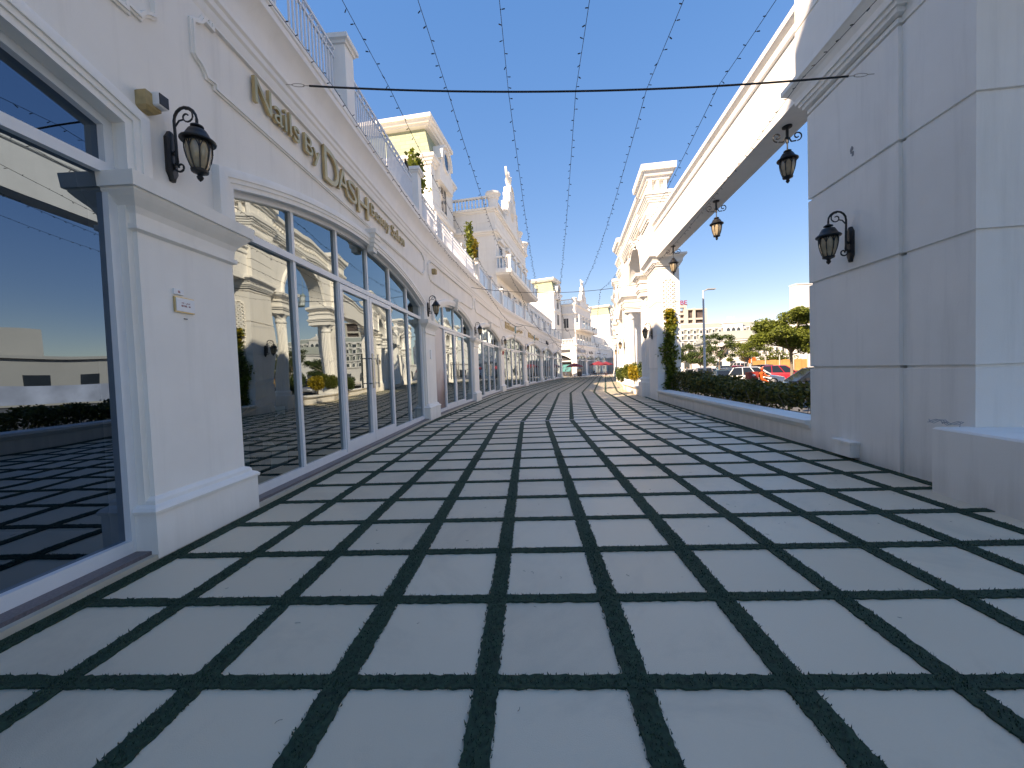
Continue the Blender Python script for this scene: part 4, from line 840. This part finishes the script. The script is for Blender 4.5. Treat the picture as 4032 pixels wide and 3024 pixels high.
mb = MB(); mb.fbox(WF, sW(6.7), sA0, -2.0, -.40, -.6, .15); tag(mb.build('planting_bed', soil), kind='structure')
t = thing('small_shrub', 'small dark round shrub beyond the hedge, by the shaded pier', 'shrub', WF.P(sW(9.4), -2.8, -.5)); mb = MB(); mb.blob(WF.P(sW(9.4), -2.8, .05), (.6, .8, .55), 1500, .08, hr); mb.build('foliage', lf_tree2, t)
def shrub(label, s, d, z, rad, m, n, sz=.06):
    t = thing('planter_shrub', label, 'shrub', WP.P(s, d, z - rad[2]), 'shrubs in the portico planter'); mb = MB(); mb.blob(WP.P(s, d, z), rad, n, sz, hr, .45)
    for _ in range(9): a = hr.uniform(0, 6.28); mb.blob((WP.P(s, d, z)[0] + rad[0] * .7 * math.cos(a), WP.P(s, d, z)[1] + rad[1] * .7 * math.sin(a), z + hr.uniform(-.3, .75) * rad[2]), [q * .45 for q in rad], n // 9, sz, hr, .3)
    mb.build('foliage', m, t); mb = MB(); q = WP.P(s, d, 0)
    for k in range(4): mb.tube([(q[0], q[1], .3), (q[0] + hr.gauss(0, .08), q[1] + hr.gauss(0, .08), z)], .012, 5)
    mb.build('stems', bark, t)
shrub('bright yellow rounded shrub in the sunlit planter', 5.9, .05, 1.12, (.38, .5, .44), lf_yel, 1700)
shrub('green shrub with reddish top left of the yellow shrub, before the column', 8.0, .05, 1.2, (.42, .75, .52), lf_green, 2100)
shrub('dark green shrub in shade between the yellow one and the pier', 4.5, -.35, 1.2, (.42, .5, .5), lf_tree2, 1300)
shrub('dark shrub at the far end of the planter, left of the column', 11.5, .1, .95, (.45, .7, .55), lf_tree2, 1500)
# climber on the lattice pier
t = thing('climbing_vine', 'leafy climber on the sunlit lattice pier, yellow at the tip', 'climber', lat.P(.5, .1, .1)); mb = MB(); mb2 = MB()
for _ in range(2100):
    z = .35 + 3.5 * hr.random() ** .85; wd = .26 * (1.15 - .6 * max(0, z - 2.4) / 1.6) * (.85 + .25 * math.sin(z * 4)); c0 = .52 + .05 * math.sin(z * 2.3)
    (mb2 if z > 3.25 and hr.random() < .5 else mb).leaf(lat.P(c0 + hr.gauss(0, wd * .55), .03 + abs(hr.gauss(0, .07)), z + hr.gauss(0, .05)), .085, hr)
mb.build('foliage', lf_vine, t); mb2.build('new_growth', lf_yel, t)
mb = MB()
for k in range(7): a = .3 + .06 * k; mb.tube([lat.P(a + .05 * math.sin(z * 3 + k), .03, z * .45 + .05) for z in range(9)], .007, 5)
mb.build('stems', bark, t)
def climber(label, s, d, z0, z1, wd, m, n, g='climbers on the roof terrace'):
    t = thing('terrace_climber', label, 'climber', LF.P(s, d, z0), g); mb = MB()
    for _ in range(n):
        z = z0 + (z1 - z0) * hr.random(); mb.leaf(LF.P(s + hr.gauss(0, wd) * (.6 + .4 * math.sin(z * 3)), d + hr.gauss(0, .08), z), .13, hr)
    mb.build('foliage', m, t)
climber('green climber hanging over the white terrace railing', 14.2, -.7, 6.8, 9.35, .38, lf_vine, 750)
climber('dark green climber on the terrace rail before the pavilion', 20.6, -.3, 7.0, 9.3, .32, lf_vine, 420)
climber('yellow flowering climber on the terrace corner', 21.7, -.35, 6.9, 8.9, .42, lf_yel, 520)
climber('low yellow green plant on the balcony row of glass panels', 30.5, -.4, 6.5, 7.8, .5, lf_green, 260)
def tree(label, loc, h, cr, m, trunk=.14, n=5200, lean=0, g='street trees in the parking lot'):
    t = thing('parking_tree', label, 'tree', loc, g); x, y, z = loc; mb = MB()
    top = z + h * .52; mb.tube([(x, y, z), (x + .04 + lean * .4, y, z + h * .22), (x - .03 + lean, y, top)], [trunk, trunk * .8, trunk * .6], 8)
    leaves = MB(); tips = []
    for k in range(24):
        a = hr.uniform(0, 6.28); rr = cr * hr.uniform(.3, .95); zz = z + h * hr.uniform(.5, .93) - rr * .12
        p = Vector((x + lean + rr * math.cos(a), y + rr * math.sin(a), zz)); tips.append(p)
        b = Vector((x - .03 + lean, y, z + h * .40 + hr.uniform(0, h * .1))); mid = b.lerp(p, .5) + Vector((0, 0, -.15)); mb.tube([b, mid, p], [trunk * .45, trunk * .28, trunk * .12], 6)
    tips.append(Vector((x + lean, y, z + h * .86)))
    mb.build('trunk', bark, t)
    for p in tips:
        q = cr * hr.uniform(.20, .38)
        leaves.blob(p, (q, q, q * .62), n // len(tips), .10, hr, .3)
    leaves.build('crown', m, t)
tree('large spreading tree with pale trunk in front of the red car', (21.6, 30, -.6), 6.3, 2.5, lf_tree, .13, 30000)
tree('slim leaning tree beside the lamp post', (23.3, 44, -.6), 5.9, 1.7, lf_tree2, .08, 3600, .35)
tree('bushy tree between lamp post and lattice pier', (25.4, 55, -.6), 5.3, 2.7, lf_tree2, .12, 9000)
tree('low tree behind the lamp post, before the crescent hotel', (29.2, 60, -.6), 4.6, 2.0, lf_tree2, .1, 3200)
tree('broad tree left of the large one, over the dark cars', (34.0, 56, -.6), 5.4, 2.8, lf_tree, .12, 9000)
tree('small round tree before the white hall corner', (33.0, 66, -.6), 3.9, 1.8, lf_tree2, .1, 2600)
t = thing('creeper_mass', 'rough green creeper growing over the timber hoarding', 'shrub', (44, 64, 0)); mb = MB(); mb.blob((43.5, 64, 1.4), (4.2, 1, 2.0), 2600, .2, hr, .2); mb.build('foliage', lf_green, t)

# ------------------------------------------------------------------ parking lot
def paint(name, c): return mat('paint_' + name, c, .25, coat=.8, spec=.5)
tyre = mat('tyre', (.015, .015, .015), .8); rimm = mat('rim', (.45, .45, .46), .3, metal=.8); lampr = mat('tail_lamp', (.30, .01, .01), .2); lampw = mat('head_lamp', (.7, .7, .7), .1); carglass = mat('car_glass', (.012, .016, .02), .08, spec=.5); plastic = mat('black_plastic', (.02, .02, .02), .6)
def car(label, loc, rz, pm, kind='suv'):
    L, W, H = {'suv': (4.5, 1.85, 1.68), 'sedan': (4.7, 1.82, 1.45), 'van': (4.9, 1.9, 2.1), 'hatch': (4.1, 1.75, 1.5)}[kind]
    t = thing('parked_car', label, 'car', (0, 0, 0), 'cars in the parking lot'); h = L / 2; w2 = W / 2
    bz = .92 if kind != 'sedan' else .86
    mb = MB(); st = [(-h, .62, .80 * bz, .42), (-h + .12, .93, .96 * bz, .30), (-h + .9, 1, 1.02 * bz, .25), (-.2, 1, 1.0 * bz, .24), (h * .42, 1, .98 * bz, .25), (h - .55, .96, .86 * bz, .27), (h - .12, .86, .74 * bz, .32), (h, .62, .60 * bz, .42)]
    mb.rings([[(x, -w2 * f, zb), (x, -w2 * f * 1.01, (zb + zt) / 2), (x, -w2 * f * .93, zt), (x, -w2 * f * .5, zt + .04), (x, w2 * f * .5, zt + .04), (x, w2 * f * .93, zt), (x, w2 * f * 1.01, (zb + zt) / 2), (x, w2 * f, zb)] for x, f, zt, zb in st]); mb.build('body', pm, t, 40)
    if kind == 'sedan': a, b, c, d = -h + .55, -h + 1.35, .35, h * .55
    elif kind == 'van': a, b, c, d = -h + .08, -h + .2, h * .35, h * .72
    else: a, b, c, d = -h + .12, -h + .55, .25, h * .52
    bot, top = bz - .0, H - .05; wb, wt = w2 * .92, w2 * .74
    def sec(x, z, wd): return [(x, -wd, z), (x, wd, z)]
    V = sec(a, bot, wb) + sec(b, top, wt) + sec(c, top, wt) + sec(d, bot, wb)
    mb = MB(); mb.add(V, [(0, 1, 3, 2), (4, 5, 7, 6), (0, 2, 4, 6), (1, 7, 5, 3)]); mb.build('windows', carglass, t)
    mb = MB(); mb.rings([[(x, -wt * k, z), (x, -wt * k * .8, z + .05), (x, wt * k * .8, z + .05), (x, wt * k, z)] for x, z, k in ((b - .03, top - .05, 1.01), (b + .15, top + .0, 1.03), ((b + c) / 2, top + .015, 1.03), (c - .12, top, 1.03), (c + .03, top - .05, 1.01))]); mb.build('roof', pm, t, 40)
    mb = MB()
    for sg in (-1, 1):
        for f in (0, .36, .68, 1):
            xb, xt = a + (d - a) * f, b + (c - b) * f; mb.tube([(xb, sg * wb * 1.005, bot), (xt, sg * wt * 1.01, top)], .035, 5)
        mb.box(d - .55, d - .38, sg * w2 - .02 if sg > 0 else -w2 - .16, sg * w2 + .16 if sg > 0 else -w2 + .02, bot + .05, bot + .2)
    mb.build('pillars_and_mirrors', pm, t)
    for sg in (-1, 1):
        for x in (-h + .85, h - .85):
            mb = MB(); r = .33; yy = sg * (w2 - .08); mb.rings([[(x + q * math.cos(2 * math.pi * i / 18), yy + e, r + q * math.sin(2 * math.pi * i / 18)) for i in range(18)] for q, e in ((r * .7, -.11), (r, -.09), (r, .09), (r * .7, .11))]); wh = mb.build('wheel', tyre, t, 40)
            mb = MB(); mb.rings([[(x + q * math.cos(2 * math.pi * i / 12), yy + sg * e, r + q * math.sin(2 * math.pi * i / 12)) for i in range(12)] for q, e in ((r * .68, .10), (r * .6, .115), (.04, .12))]); mb.build('rim', rimm, wh)
        mb = MB(); mb.box(-h + .02, -h + .16, sg * w2 * .72 - .14, sg * w2 * .72 + .14, .70 * bz + .03, .92 * bz); mb.build('tail_light', lampr, t)
        mb = MB(); mb.box(h - .22, h - .04, sg * w2 * .66 - .16, sg * w2 * .66 + .16, .55, .68); mb.build('headlight', lampw, t)
    mb = MB(); mb.box(-h - .02, -h + .1, -.26, .26, .52, .63); mb.build('number_plate', white, t)
    t.location = loc; t.rotation_euler = (0, 0, rz)
Z = -.6
pw, pr, pb, pg_, pt, pbe, psl = paint('white', (.72, .72, .72)), paint('red', (.42, .015, .03)), paint('black', (.012, .013, .018)), paint('grey', (.16, .165, .18)), paint('teal', (.03, .06, .08)), paint('beige', (.42, .37, .28)), paint('silver', (.45, .46, .47))
car('white estate car with open side windows in the middle of the lot', (22.6, 36, Z), R(-35), pw)
car('bright red estate car behind the large tree', (28.3, 40.5, Z), R(-35), pr)
car('black car nearest the shaded pier, half hidden by the tree trunk', (17.4, 22.4, Z), R(165), pb)
car('dark teal saloon seen from behind by the white car', (21.2, 39.2, Z), R(75), pt, 'sedan')
car('grey people carrier just right of the lamp post', (22.3, 45, Z), R(-110), pg_)
car('white car at the far left beside the lattice pier', (25.3, 55, Z), R(-105), pw, 'hatch')
car('small white saloon between the grey carrier and the pier', (24.2, 50, Z), R(-115), pw, 'sedan')
car('far red car in the back row', (35.2, 60.5, Z), R(60), pr)
car('far black car left of the far red one', (36.2, 67, Z), R(80), pb)
car('dark car in the back row right of the far red one', (38.6, 60.5, Z), R(100), pg_)
car('beige car half hidden between the red and white cars', (27.4, 48.6, Z), R(40), pbe, 'hatch')
car('white van behind the back row under the orange boards', (43, 74, Z), R(90), pw, 'van')
car('silver car behind the grey people carrier', (28.6, 56, Z), R(70), psl, 'sedan')
# people (grown with the skin modifier)
skin = mat('skin', (.36, .22, .15), .6); cloth = lambda n, c: mat('cloth_' + n, c, .85)
def figure(name, label, loc, rz, joints, edges, rad, bm_mat, head, headm=None, extra=(), sc=1):
    t = thing(name, label, 'person', (0, 0, 0)); me = bpy.data.meshes.new('body'); me.from_pydata(joints, edges, []); o = bpy.data.objects.new('body', me); C.objects.link(o)
    o.modifiers.new('skin', 'SKIN'); o.modifiers.new('sub', 'SUBSURF').levels = 1
    for v, r in zip(me.skin_vertices[0].data, rad): v.radius = (r, r)
    me.skin_vertices[0].data[0].use_root = True
    dg = bpy.context.evaluated_depsgraph_get(); dg.update(); m2 = bpy.data.meshes.new_from_object(o.evaluated_get(dg)); bpy.data.objects.remove(o)
    m2.materials.clear(); m2.materials.append(bm_mat); b = bpy.data.objects.new('body', m2); C.objects.link(b); b.parent = t
    mb = MB(); mb.lathe((head[0], head[1], head[2] - .12), [(.04, 0), (.075, .03), (.085, .10), (.085, .16), (.06, .22), (.01, .24)], 12); mb.build('head', headm or skin, t, 60)
    mb = MB(); mb.lathe((head[0] - .012, head[1], head[2] - .02), [(.092, 0), (.096, .06), (.07, .13), (.01, .15)], 12); mb.build('hair' if headm is None else 'helmet_shell', black if headm is None else headm, t, 60)
    for nm, mb, mm in extra: mb.build(nm, mm, t)
    t.location = loc; t.rotation_euler = (0, 0, rz); return t
ST = [(0, 0, .95), (0, 0, 1.2), (0, 0, 1.42), (0, 0, 1.52), (0, .1, .9), (0.02, .11, .48), (0, .11, .06), (.12, .11, .03), (0, -.1, .9), (.02, -.11, .48), (0, -.11, .06), (.12, -.11, .03), (0, .19, 1.40), (.02, .24, 1.13), (.12, .23, .9), (0, -.19, 1.40), (.02, -.24, 1.13), (.12, -.23, .9)]
SE = [(0, 1), (1, 2), (2, 3), (0, 4), (4, 5), (5, 6), (6, 7), (0, 8), (8, 9), (9, 10), (10, 11), (2, 12), (12, 13), (13, 14), (2, 15), (15, 16), (16, 17)]
SR = [.13, .13, .13, .05, .09, .06, .045, .035, .09, .06, .045, .035, .065, .045, .035, .065, .045, .035]
figure('person', 'person in dark clothes standing by the white cars near the lattice pier', (24.4, 54, Z), R(200), ST, SE, SR, cloth('black', (.02, .025, .03)), (0, 0, 1.66))
figure('person', 'person in a light blue top standing in the back of the lot', (31.7, 60, Z), R(200), ST, SE, SR, cloth('blue', (.22, .52, .60)), (0, 0, 1.66))
SJ = [(0, 0, .5), (0.02, 0, .8), (.05, 0, 1.02), (.06, 0, 1.12), (.1, .1, .5), (.45, .12, .5), (.45, .12, .08), (.56, .12, .04), (.1, -.1, .5), (.45, -.12, .5), (.45, -.12, .08), (.56, -.12, .04), (.05, .18, 1.0), (.15, .23, .76), (.38, .16, .74), (.05, -.18, 1.0), (.15, -.23, .76), (.38, -.16, .74)]
figure('person', 'person in black seated at the picnic table under the red parasols', (15.2, 72.0, 0), R(10), SJ, SE, SR, cloth('black', (.02, .025, .03)), (.06, 0, 1.28))
figure('person', 'person in white seated at the left edge of the dark corner shop', (9.9, 71.5, 0), R(0), SJ, SE, SR, cloth('white', (.6, .6, .62)), (.06, 0, 1.28))
org = cloth('orange', (.55, .09, .015)); ohel = mat('orange_helmet', (.50, .07, .02), .3)
figure('person', 'delivery rider in orange jacket and helmet on a motorcycle', (17.5, 27.4, Z), R(-8), [(0, 0, .86), (.04, 0, 1.12), (.12, 0, 1.36), (.14, 0, 1.44), (.15, .12, .84), (.48, .16, .68), (.3, .16, .34), (.42, .16, .3), (.15, -.12, .84), (.48, -.16, .68), (.3, -.16, .34), (.42, -.16, .3), (.12, .2, 1.33), (.32, .26, 1.12), (.58, .24, 1.06), (.12, -.2, 1.33), (.32, -.26, 1.12), (.58, -.24, 1.06)], SE, [r * 1.15 for r in SR], org, (.15, 0, 1.6), ohel)
t = thing('motorcycle', 'delivery motorcycle with a red box behind the rider', 'motorcycle', (0, 0, 0)); mb = MB()
mb.tube([(-.6, 0, .78), (.1, 0, .76), (.35, 0, .9), (.6, 0, .85), (.75, 0, .3)], [.08, .12, .13, .06, .04], 8); mb.tube([(.5, -.33, 1.05), (.6, 0, 1.0), (.5, .33, 1.05)], .018, 6); mb.tube([(0, 0, .7), (.1, 0, .35), (-.6, 0, .3)], .06, 6); mb.build('frame', black, t)
for x in (-.6, .78):
    mb = MB(); mb.rings([[(x + q * math.cos(2 * math.pi * i / 16), e, .3 + q * math.sin(2 * math.pi * i / 16)) for i in range(16)] for q, e in ((.18, -.05), (.3, -.04), (.3, .04), (.18, .05))]); mb.build('wheel', tyre, t)
mb = MB(); mb.box(-.85, -.2, -.27, .27, .88, 1.42); bx = mb.build('delivery_box', mat('box_red', (.30, .035, .025), .5), t)
mb = MB(); mb.lathe((-.52, -.275, 1.1), [(.02, 0), (.11, .05), (.12, .1), (.02, .16)], 10); mb.build('box_emblem', white, bx)
t.location = (17.5, 27.4, Z); t.rotation_euler = (0, 0, R(-8))
# lamp post
t = thing('street_lamp', 'tall pale grey lamp post with a flat head in the parking lot', 'street lamp', (11.93, 24, Z)); mb = MB(); mb.tube([(11.93, 24, Z), (11.93, 24, 6.0)], [.085, .05], 12); mb.build('pole', mat('galvanised', (.50, .52, .54), .5), t); mb = MB(); mb.tube([(11.93, 24, 5.95), (12.1, 24, 6.03), (12.3, 24, 6.06)], .03, 6); mb.box(12.15, 12.66, 23.88, 24.12, 6.04, 6.10); mb.build('lamp_head', greyb, t)

# ------------------------------------------------------------------ buildings beyond the lot
t = thing('crescent_hotel', 'long white terraced hotel with rows of dormers and a pediment behind the trees', 'building', (92, 172, Z))
cr = Lin(62, 176, 1, -.06, 1)
mb = MB(); mb.fbox(cr, 0, 70, -14, 0, Z, 17.4); mb.build('hotel_wall', pale, t)
mb = MB()
for z in (9.0, 12.3, 14.9, 17.3): mb.fbox(cr, -.5, 70.5, -1, .7, z - .2, z + .25)
mb.fbox(cr, -.5, 70.5, -5, -2.2, 19.7, 20.0); mb.build('hotel_cornice', palet, t)
slate = mat('grey_green_slate', (.27, .29, .26), .8, noise=.08, nscale=.3); mb = MB()
for z0, z1, d0, d1 in ((17.5, 19.8, .3, -2.4), (15.1, 16.9, .6, .1), (12.5, 14.5, .6, .1), (9.2, 11.9, .6, .1)): mb.add([cr.P(0, d0, z0), cr.P(70, d0, z0), cr.P(70, d1, z1), cr.P(0, d1, z1)], [(0, 1, 2, 3)])
mb.build('hotel_roof', slate, t)
for z, hh_ in ((15.1, 1.5), (12.5, 1.7), (9.3, 2.0), (5.6, 2.2)):
    for k in range(25):
        s_ = 1.6 + 2.7 * k; mb = MB(); mb.fbox(cr, s_ - .7, s_ + .7, -.1, .8, z, z + hh_); mb.poly(cr, [(s_ - .95, z + hh_), (s_ + .95, z + hh_), (s_, z + hh_ + .6)], -.1, .9); f = mb.build('dormer_window', palet, t); mb = MB(); mb.fbox(cr, s_ - .45, s_ + .45, .78, .84, z + .15, z + hh_ - .15); mb.build('pane', winm, f)
s_ = 37
mb = MB(); mb.fbox(cr, s_ - 4, s_ + 4, -5, 1.2, 13.5, 19.2); mb.poly(cr, [(s_ - 4.4, 19.2), (s_ + 4.4, 19.2), (s_ + 2.4, 20.0), (s_, 21.2), (s_ - 2.4, 20.0)], -3, 1.5)
for k in range(3): mb.tube([cr.P(s_ + (k - 1) * 1.1, -1, 20.6), cr.P(s_ + (k - 1) * 1.4, -1, 22.2)], .3, 6)
p2 = mb.build('pediment', palet, t)
for k in range(3): mb = MB(); mb.poly(cr, [(s_ - 2.9 + 2.2 * k, 14), (s_ - 1.5 + 2.2 * k, 14), (s_ - 1.5 + 2.2 * k, 16.6), (s_ - 2.2 + 2.2 * k, 17.3), (s_ - 2.9 + 2.2 * k, 16.6)], 1.18, 1.3); mb.build('arched_opening', winm, p2)
t = thing('white_hall', 'low white hall with sloping green roof and a small dark window', 'building', (52, 95, Z))
hh = Lin(49.8, 96.5, 1, -.28, 1)
mb = MB(); mb.fbox(hh, 0, 10, -20, 0, Z, 7.2); mb.build('hall_wall', pale, t); mb = MB(); mb.stack(hh, 0, 10, -20, 0, [(7.2, .4), (7.4, .4), (9.4, -.9)], back=True); mb.build('hall_roof', slate, t)
mb = MB(); mb.fbox(hh, -.1, 10.1, -.1, .2, 5.4, 5.6); mb.fbox(hh, -.2, 10.2, -.1, .3, 6.9, 7.15); mb.build('hall_cornice', palet, t)
for q in (2, 7.2): mb = MB(); mb.fbox(hh, q, q + 1.7, -.1, .06, 3.6, 5.2); mb.build('hall_window', winm, t)
for q in (1, 4, 7): mb = MB(); mb.fbox(hh, q, q + 1.2, -.1, .06, .2, 2.0); mb.build('hall_window', winm, t)
t = thing('far_annex', 'plain low white annex wall behind the parked cars', 'building', (40, 92, Z)); mb = MB(); mb.box(24, 44, 90, 97, Z, 3.6); mb.box(23.8, 44.2, 89.8, 97, 3.6, 3.9); mb.build('annex_wall', pale, t); 
for k in range(5): mb = MB(); mb.box(26 + 3.5 * k, 27.2 + 3.5 * k, 89.9, 90.1, .4, 2.2); mb.build('annex_window', winm, t)
t = thing('concrete_tower', 'unfinished beige tower with open floors and a red roof sign', 'building', (118, 255, Z)); tb = mat('beige_concrete', (.47, .44, .39), .9, noise=.05, nscale=.2); dkf = mat('dark_floor', (.10, .075, .07), .9, noise=.4, nscale=.4)
tw = Lin(99.2, 253, 1, -.05, 1)
mb = MB(); mb.fbox(tw, 0, 27.5, -16, -1.2, Z, 36.5); mb.build('dark_floors', dkf, t)
mb = MB()
for k in range(11): mb.fbox(tw, 0, 15, -14, 0, 3.4 * k - .3, 3.4 * k + 1.1); 
for k in range(10): mb.fbox(tw, 15.2, 27.4, -14, -.1, 3.4 * k - .3, 3.4 * k + .9)
for q, w_, h_ in ((0, 1.5, 38), (8.4, 1.4, 40), (13.6, 1.6, 40), (15.2, .9, 37), (19.2, 1.6, 37.8), (26.2, 1.8, 37.2)): mb.fbox(tw, q, q + w_, -2, .15, Z, h_)
mb.fbox(tw, 8.4, 15.2, -4, .2, 38.4, 39.8); mb.fbox(tw, 11, 16, -1, -.4, 39.7, 40.3); mb.fbox(tw, 15, 28, -14, .22, 36.6, 37.4); mb.build('tower_frame', tb, t)
t2 = thing('red_roof_sign', 'red capital letters BE on top of the unfinished tower', 'sign', tw.P(12, 0, 41)); mb = MB(); lettering(mb, tw, 'BE', 11.5, 15.6, 40.3, 42.9, -.3, .3); mb.build('lettering', mat('sign_red', (.30, .02, .06), .5), t2)
t = thing('blank_tower', 'tall plain white block standing beside the shaded pier', 'building', (66, 84, Z)); mb = MB(); mb.box(58.9, 84, 80, 82, Z, 17.0); mb.box(58.8, 84.2, 79.9, 82.1, 17.0, 17.25); mb.build('block_wall', pale, t)
for k in range(3): mb = MB(); mb.box(62 + 2.5 * k, 63.6 + 2.5 * k, 79.9, 80.1, 1, 3.5); mb.build('block_window', winm, t)
t = thing('timber_hoarding', 'orange brown timber hoarding behind the large tree', 'fence', (42, 61, Z)); ply = mat('plywood', (.50, .27, .09), .8, noise=.15, nscale=1.5); mb = MB()
for k in range(9): mb.box(37.6 + 1.0 * k, 38.56 + 1.0 * k, 61, 61.06, Z, 1.7 + .06 * (k % 2))
mb.build('boards', ply, t); mb = MB()
for k in range(5): mb = MB(); mb.box(37.6 + 2.2 * k, 37.7 + 2.2 * k, 60.9, 61, Z, 2.4); mb.build('post', concrete, t)
ob = mat('orange_board', (.75, .24, .02), .6); ob2 = mat('red_orange_board', (.75, .13, .02), .6)
for x, z, mm, lb in ((37.2, 1.75, ob, 'yellow orange board hanging above the back row of cars'), (38.4, 1.30, ob2, 'red orange board lower right of the yellow one')):
    t = thing('orange_sign_board', lb, 'sign', (x, 62, Z), 'orange boards above the cars'); mb = MB(); mb.box(x - .55, x + .55, 61.95, 62, z, z + 1.0); mb.build('board', mm, t); mb = MB(); mb.tube([(x, 62.05, Z), (x, 62.05, z + .9)], .04, 6); mb.build('pole', greyb, t)
# low houses and a banner fence across the lot (mirrored in the near glass)
t = thing('low_house', 'low beige house mirrored in the near window glass', 'building', (46, 20, Z)); mb = MB(); mb.box(44, 54, 6, 44, Z, 4.2); mb.box(46, 54, 22, 36, 4.2, 7.2); mb.box(43.7, 54.2, 5.7, 44.3, 4.2, 4.5); mb.build('house_wall', tb, t)
for k in range(7): mb = MB(); mb.box(43.95, 44.1, 8 + 5 * k, 10 + 5 * k, .9, 2.6); mb.build('house_window', winm, t)
t = thing('banner_fence', 'pale printed banner fence in front of the low house', 'fence', (41, 20, Z)); mb = MB(); mb.box(41, 41.05, 4, 46, Z + .3, 1.5); mb.build('banner', mat('banner_print', (.42, .46, .55), .7, noise=.3, nscale=.4), t)

# ------------------------------------------------------------------ far plaza: parasols, picnic tables, bin
def parasol(label, x, y, zc=2.55, r=1.5):
    t = thing('parasol', label, 'parasol', (x, y, 0), 'red parasols on the far plaza'); mb = MB(); n = 8
    mb.rings([[(x + q * math.cos(2 * math.pi * i / n + .3), y + q * math.sin(2 * math.pi * i / n + .3), z) for i in range(n)] for q, z in ((r, zc - .62), (r * .55, zc - .28), (.04, zc))], caps=False)
    mb.rings([[(x + q * math.cos(2 * math.pi * i / n + .3), y + q * math.sin(2 * math.pi * i / n + .3), z) for i in range(n)] for q, z in ((r, zc - .62), (r, zc - .72))], caps=False); mb.build('canopy', red, t); mb = MB(); mb.tube([(x, y, 0), (x, y, zc)], .025, 8); mb.lathe((x, y, 0), [(.25, 0), (.25, .08), (.05, .1)], 10); mb.build('pole', wood, t)
parasol('red parasol over the left picnic table, before the dark corner shop', 11.4, 70.5, r=1.6); parasol('large red parasol over the middle picnic tables', 16.2, 72.5, 2.75, 1.75); parasol('smaller red parasol behind the large one, to its right', 18.6, 76.5, 2.7, 1.5)
def picnic(label, x, y, a):
    t = thing('picnic_table', label, 'table', (0, 0, 0), 'brown picnic tables on the far plaza'); mb = MB()
    for k in range(4): mb.box(-.9, .9, -.38 + .19 * k, -.21 + .19 * k, .72, .76)
    mb.build('table_top', wood, t)
    for sg in (-1, 1):
        mb = MB(); mb.box(-.9, .9, sg * .72 - .13, sg * .72 + .13, .42, .46); mb.build('bench_seat', wood, t)
        mb = MB(); mb.tube([(sg * .65, -.75, 0), (sg * .65, -.25, .74)], .045, 4); mb.tube([(sg * .65, .75, 0), (sg * .65, .25, .74)], .045, 4); mb.tube([(sg * .65, -.8, .4), (sg * .65, .8, .4)], .04, 4); mb.build('trestle_leg', wood, t)
    t.location = (x, y, 0); t.rotation_euler = (0, 0, a)
picnic('brown picnic table on its own before the dark corner shop', 11.4, 70.0, R(5)); picnic('picnic table at the left under the large red parasol', 15.6, 72.6, R(25)); picnic('picnic table at the right under the large red parasol', 17.9, 73.6, R(25))
t = thing('dark_planter_bin', 'dark slatted planter box at the right end of the far plaza', 'planter', (19.2, 70, 0)); mb = MB(); mb.stack(W2, 48, 49.2, 6.2, 7.0, [(0, 0), (1.35, 0), (1.36, .04), (1.44, .04), (1.45, -.05)]); mb.build('box_body', mat('dark_wood', (.06, .05, .045), .7), t)
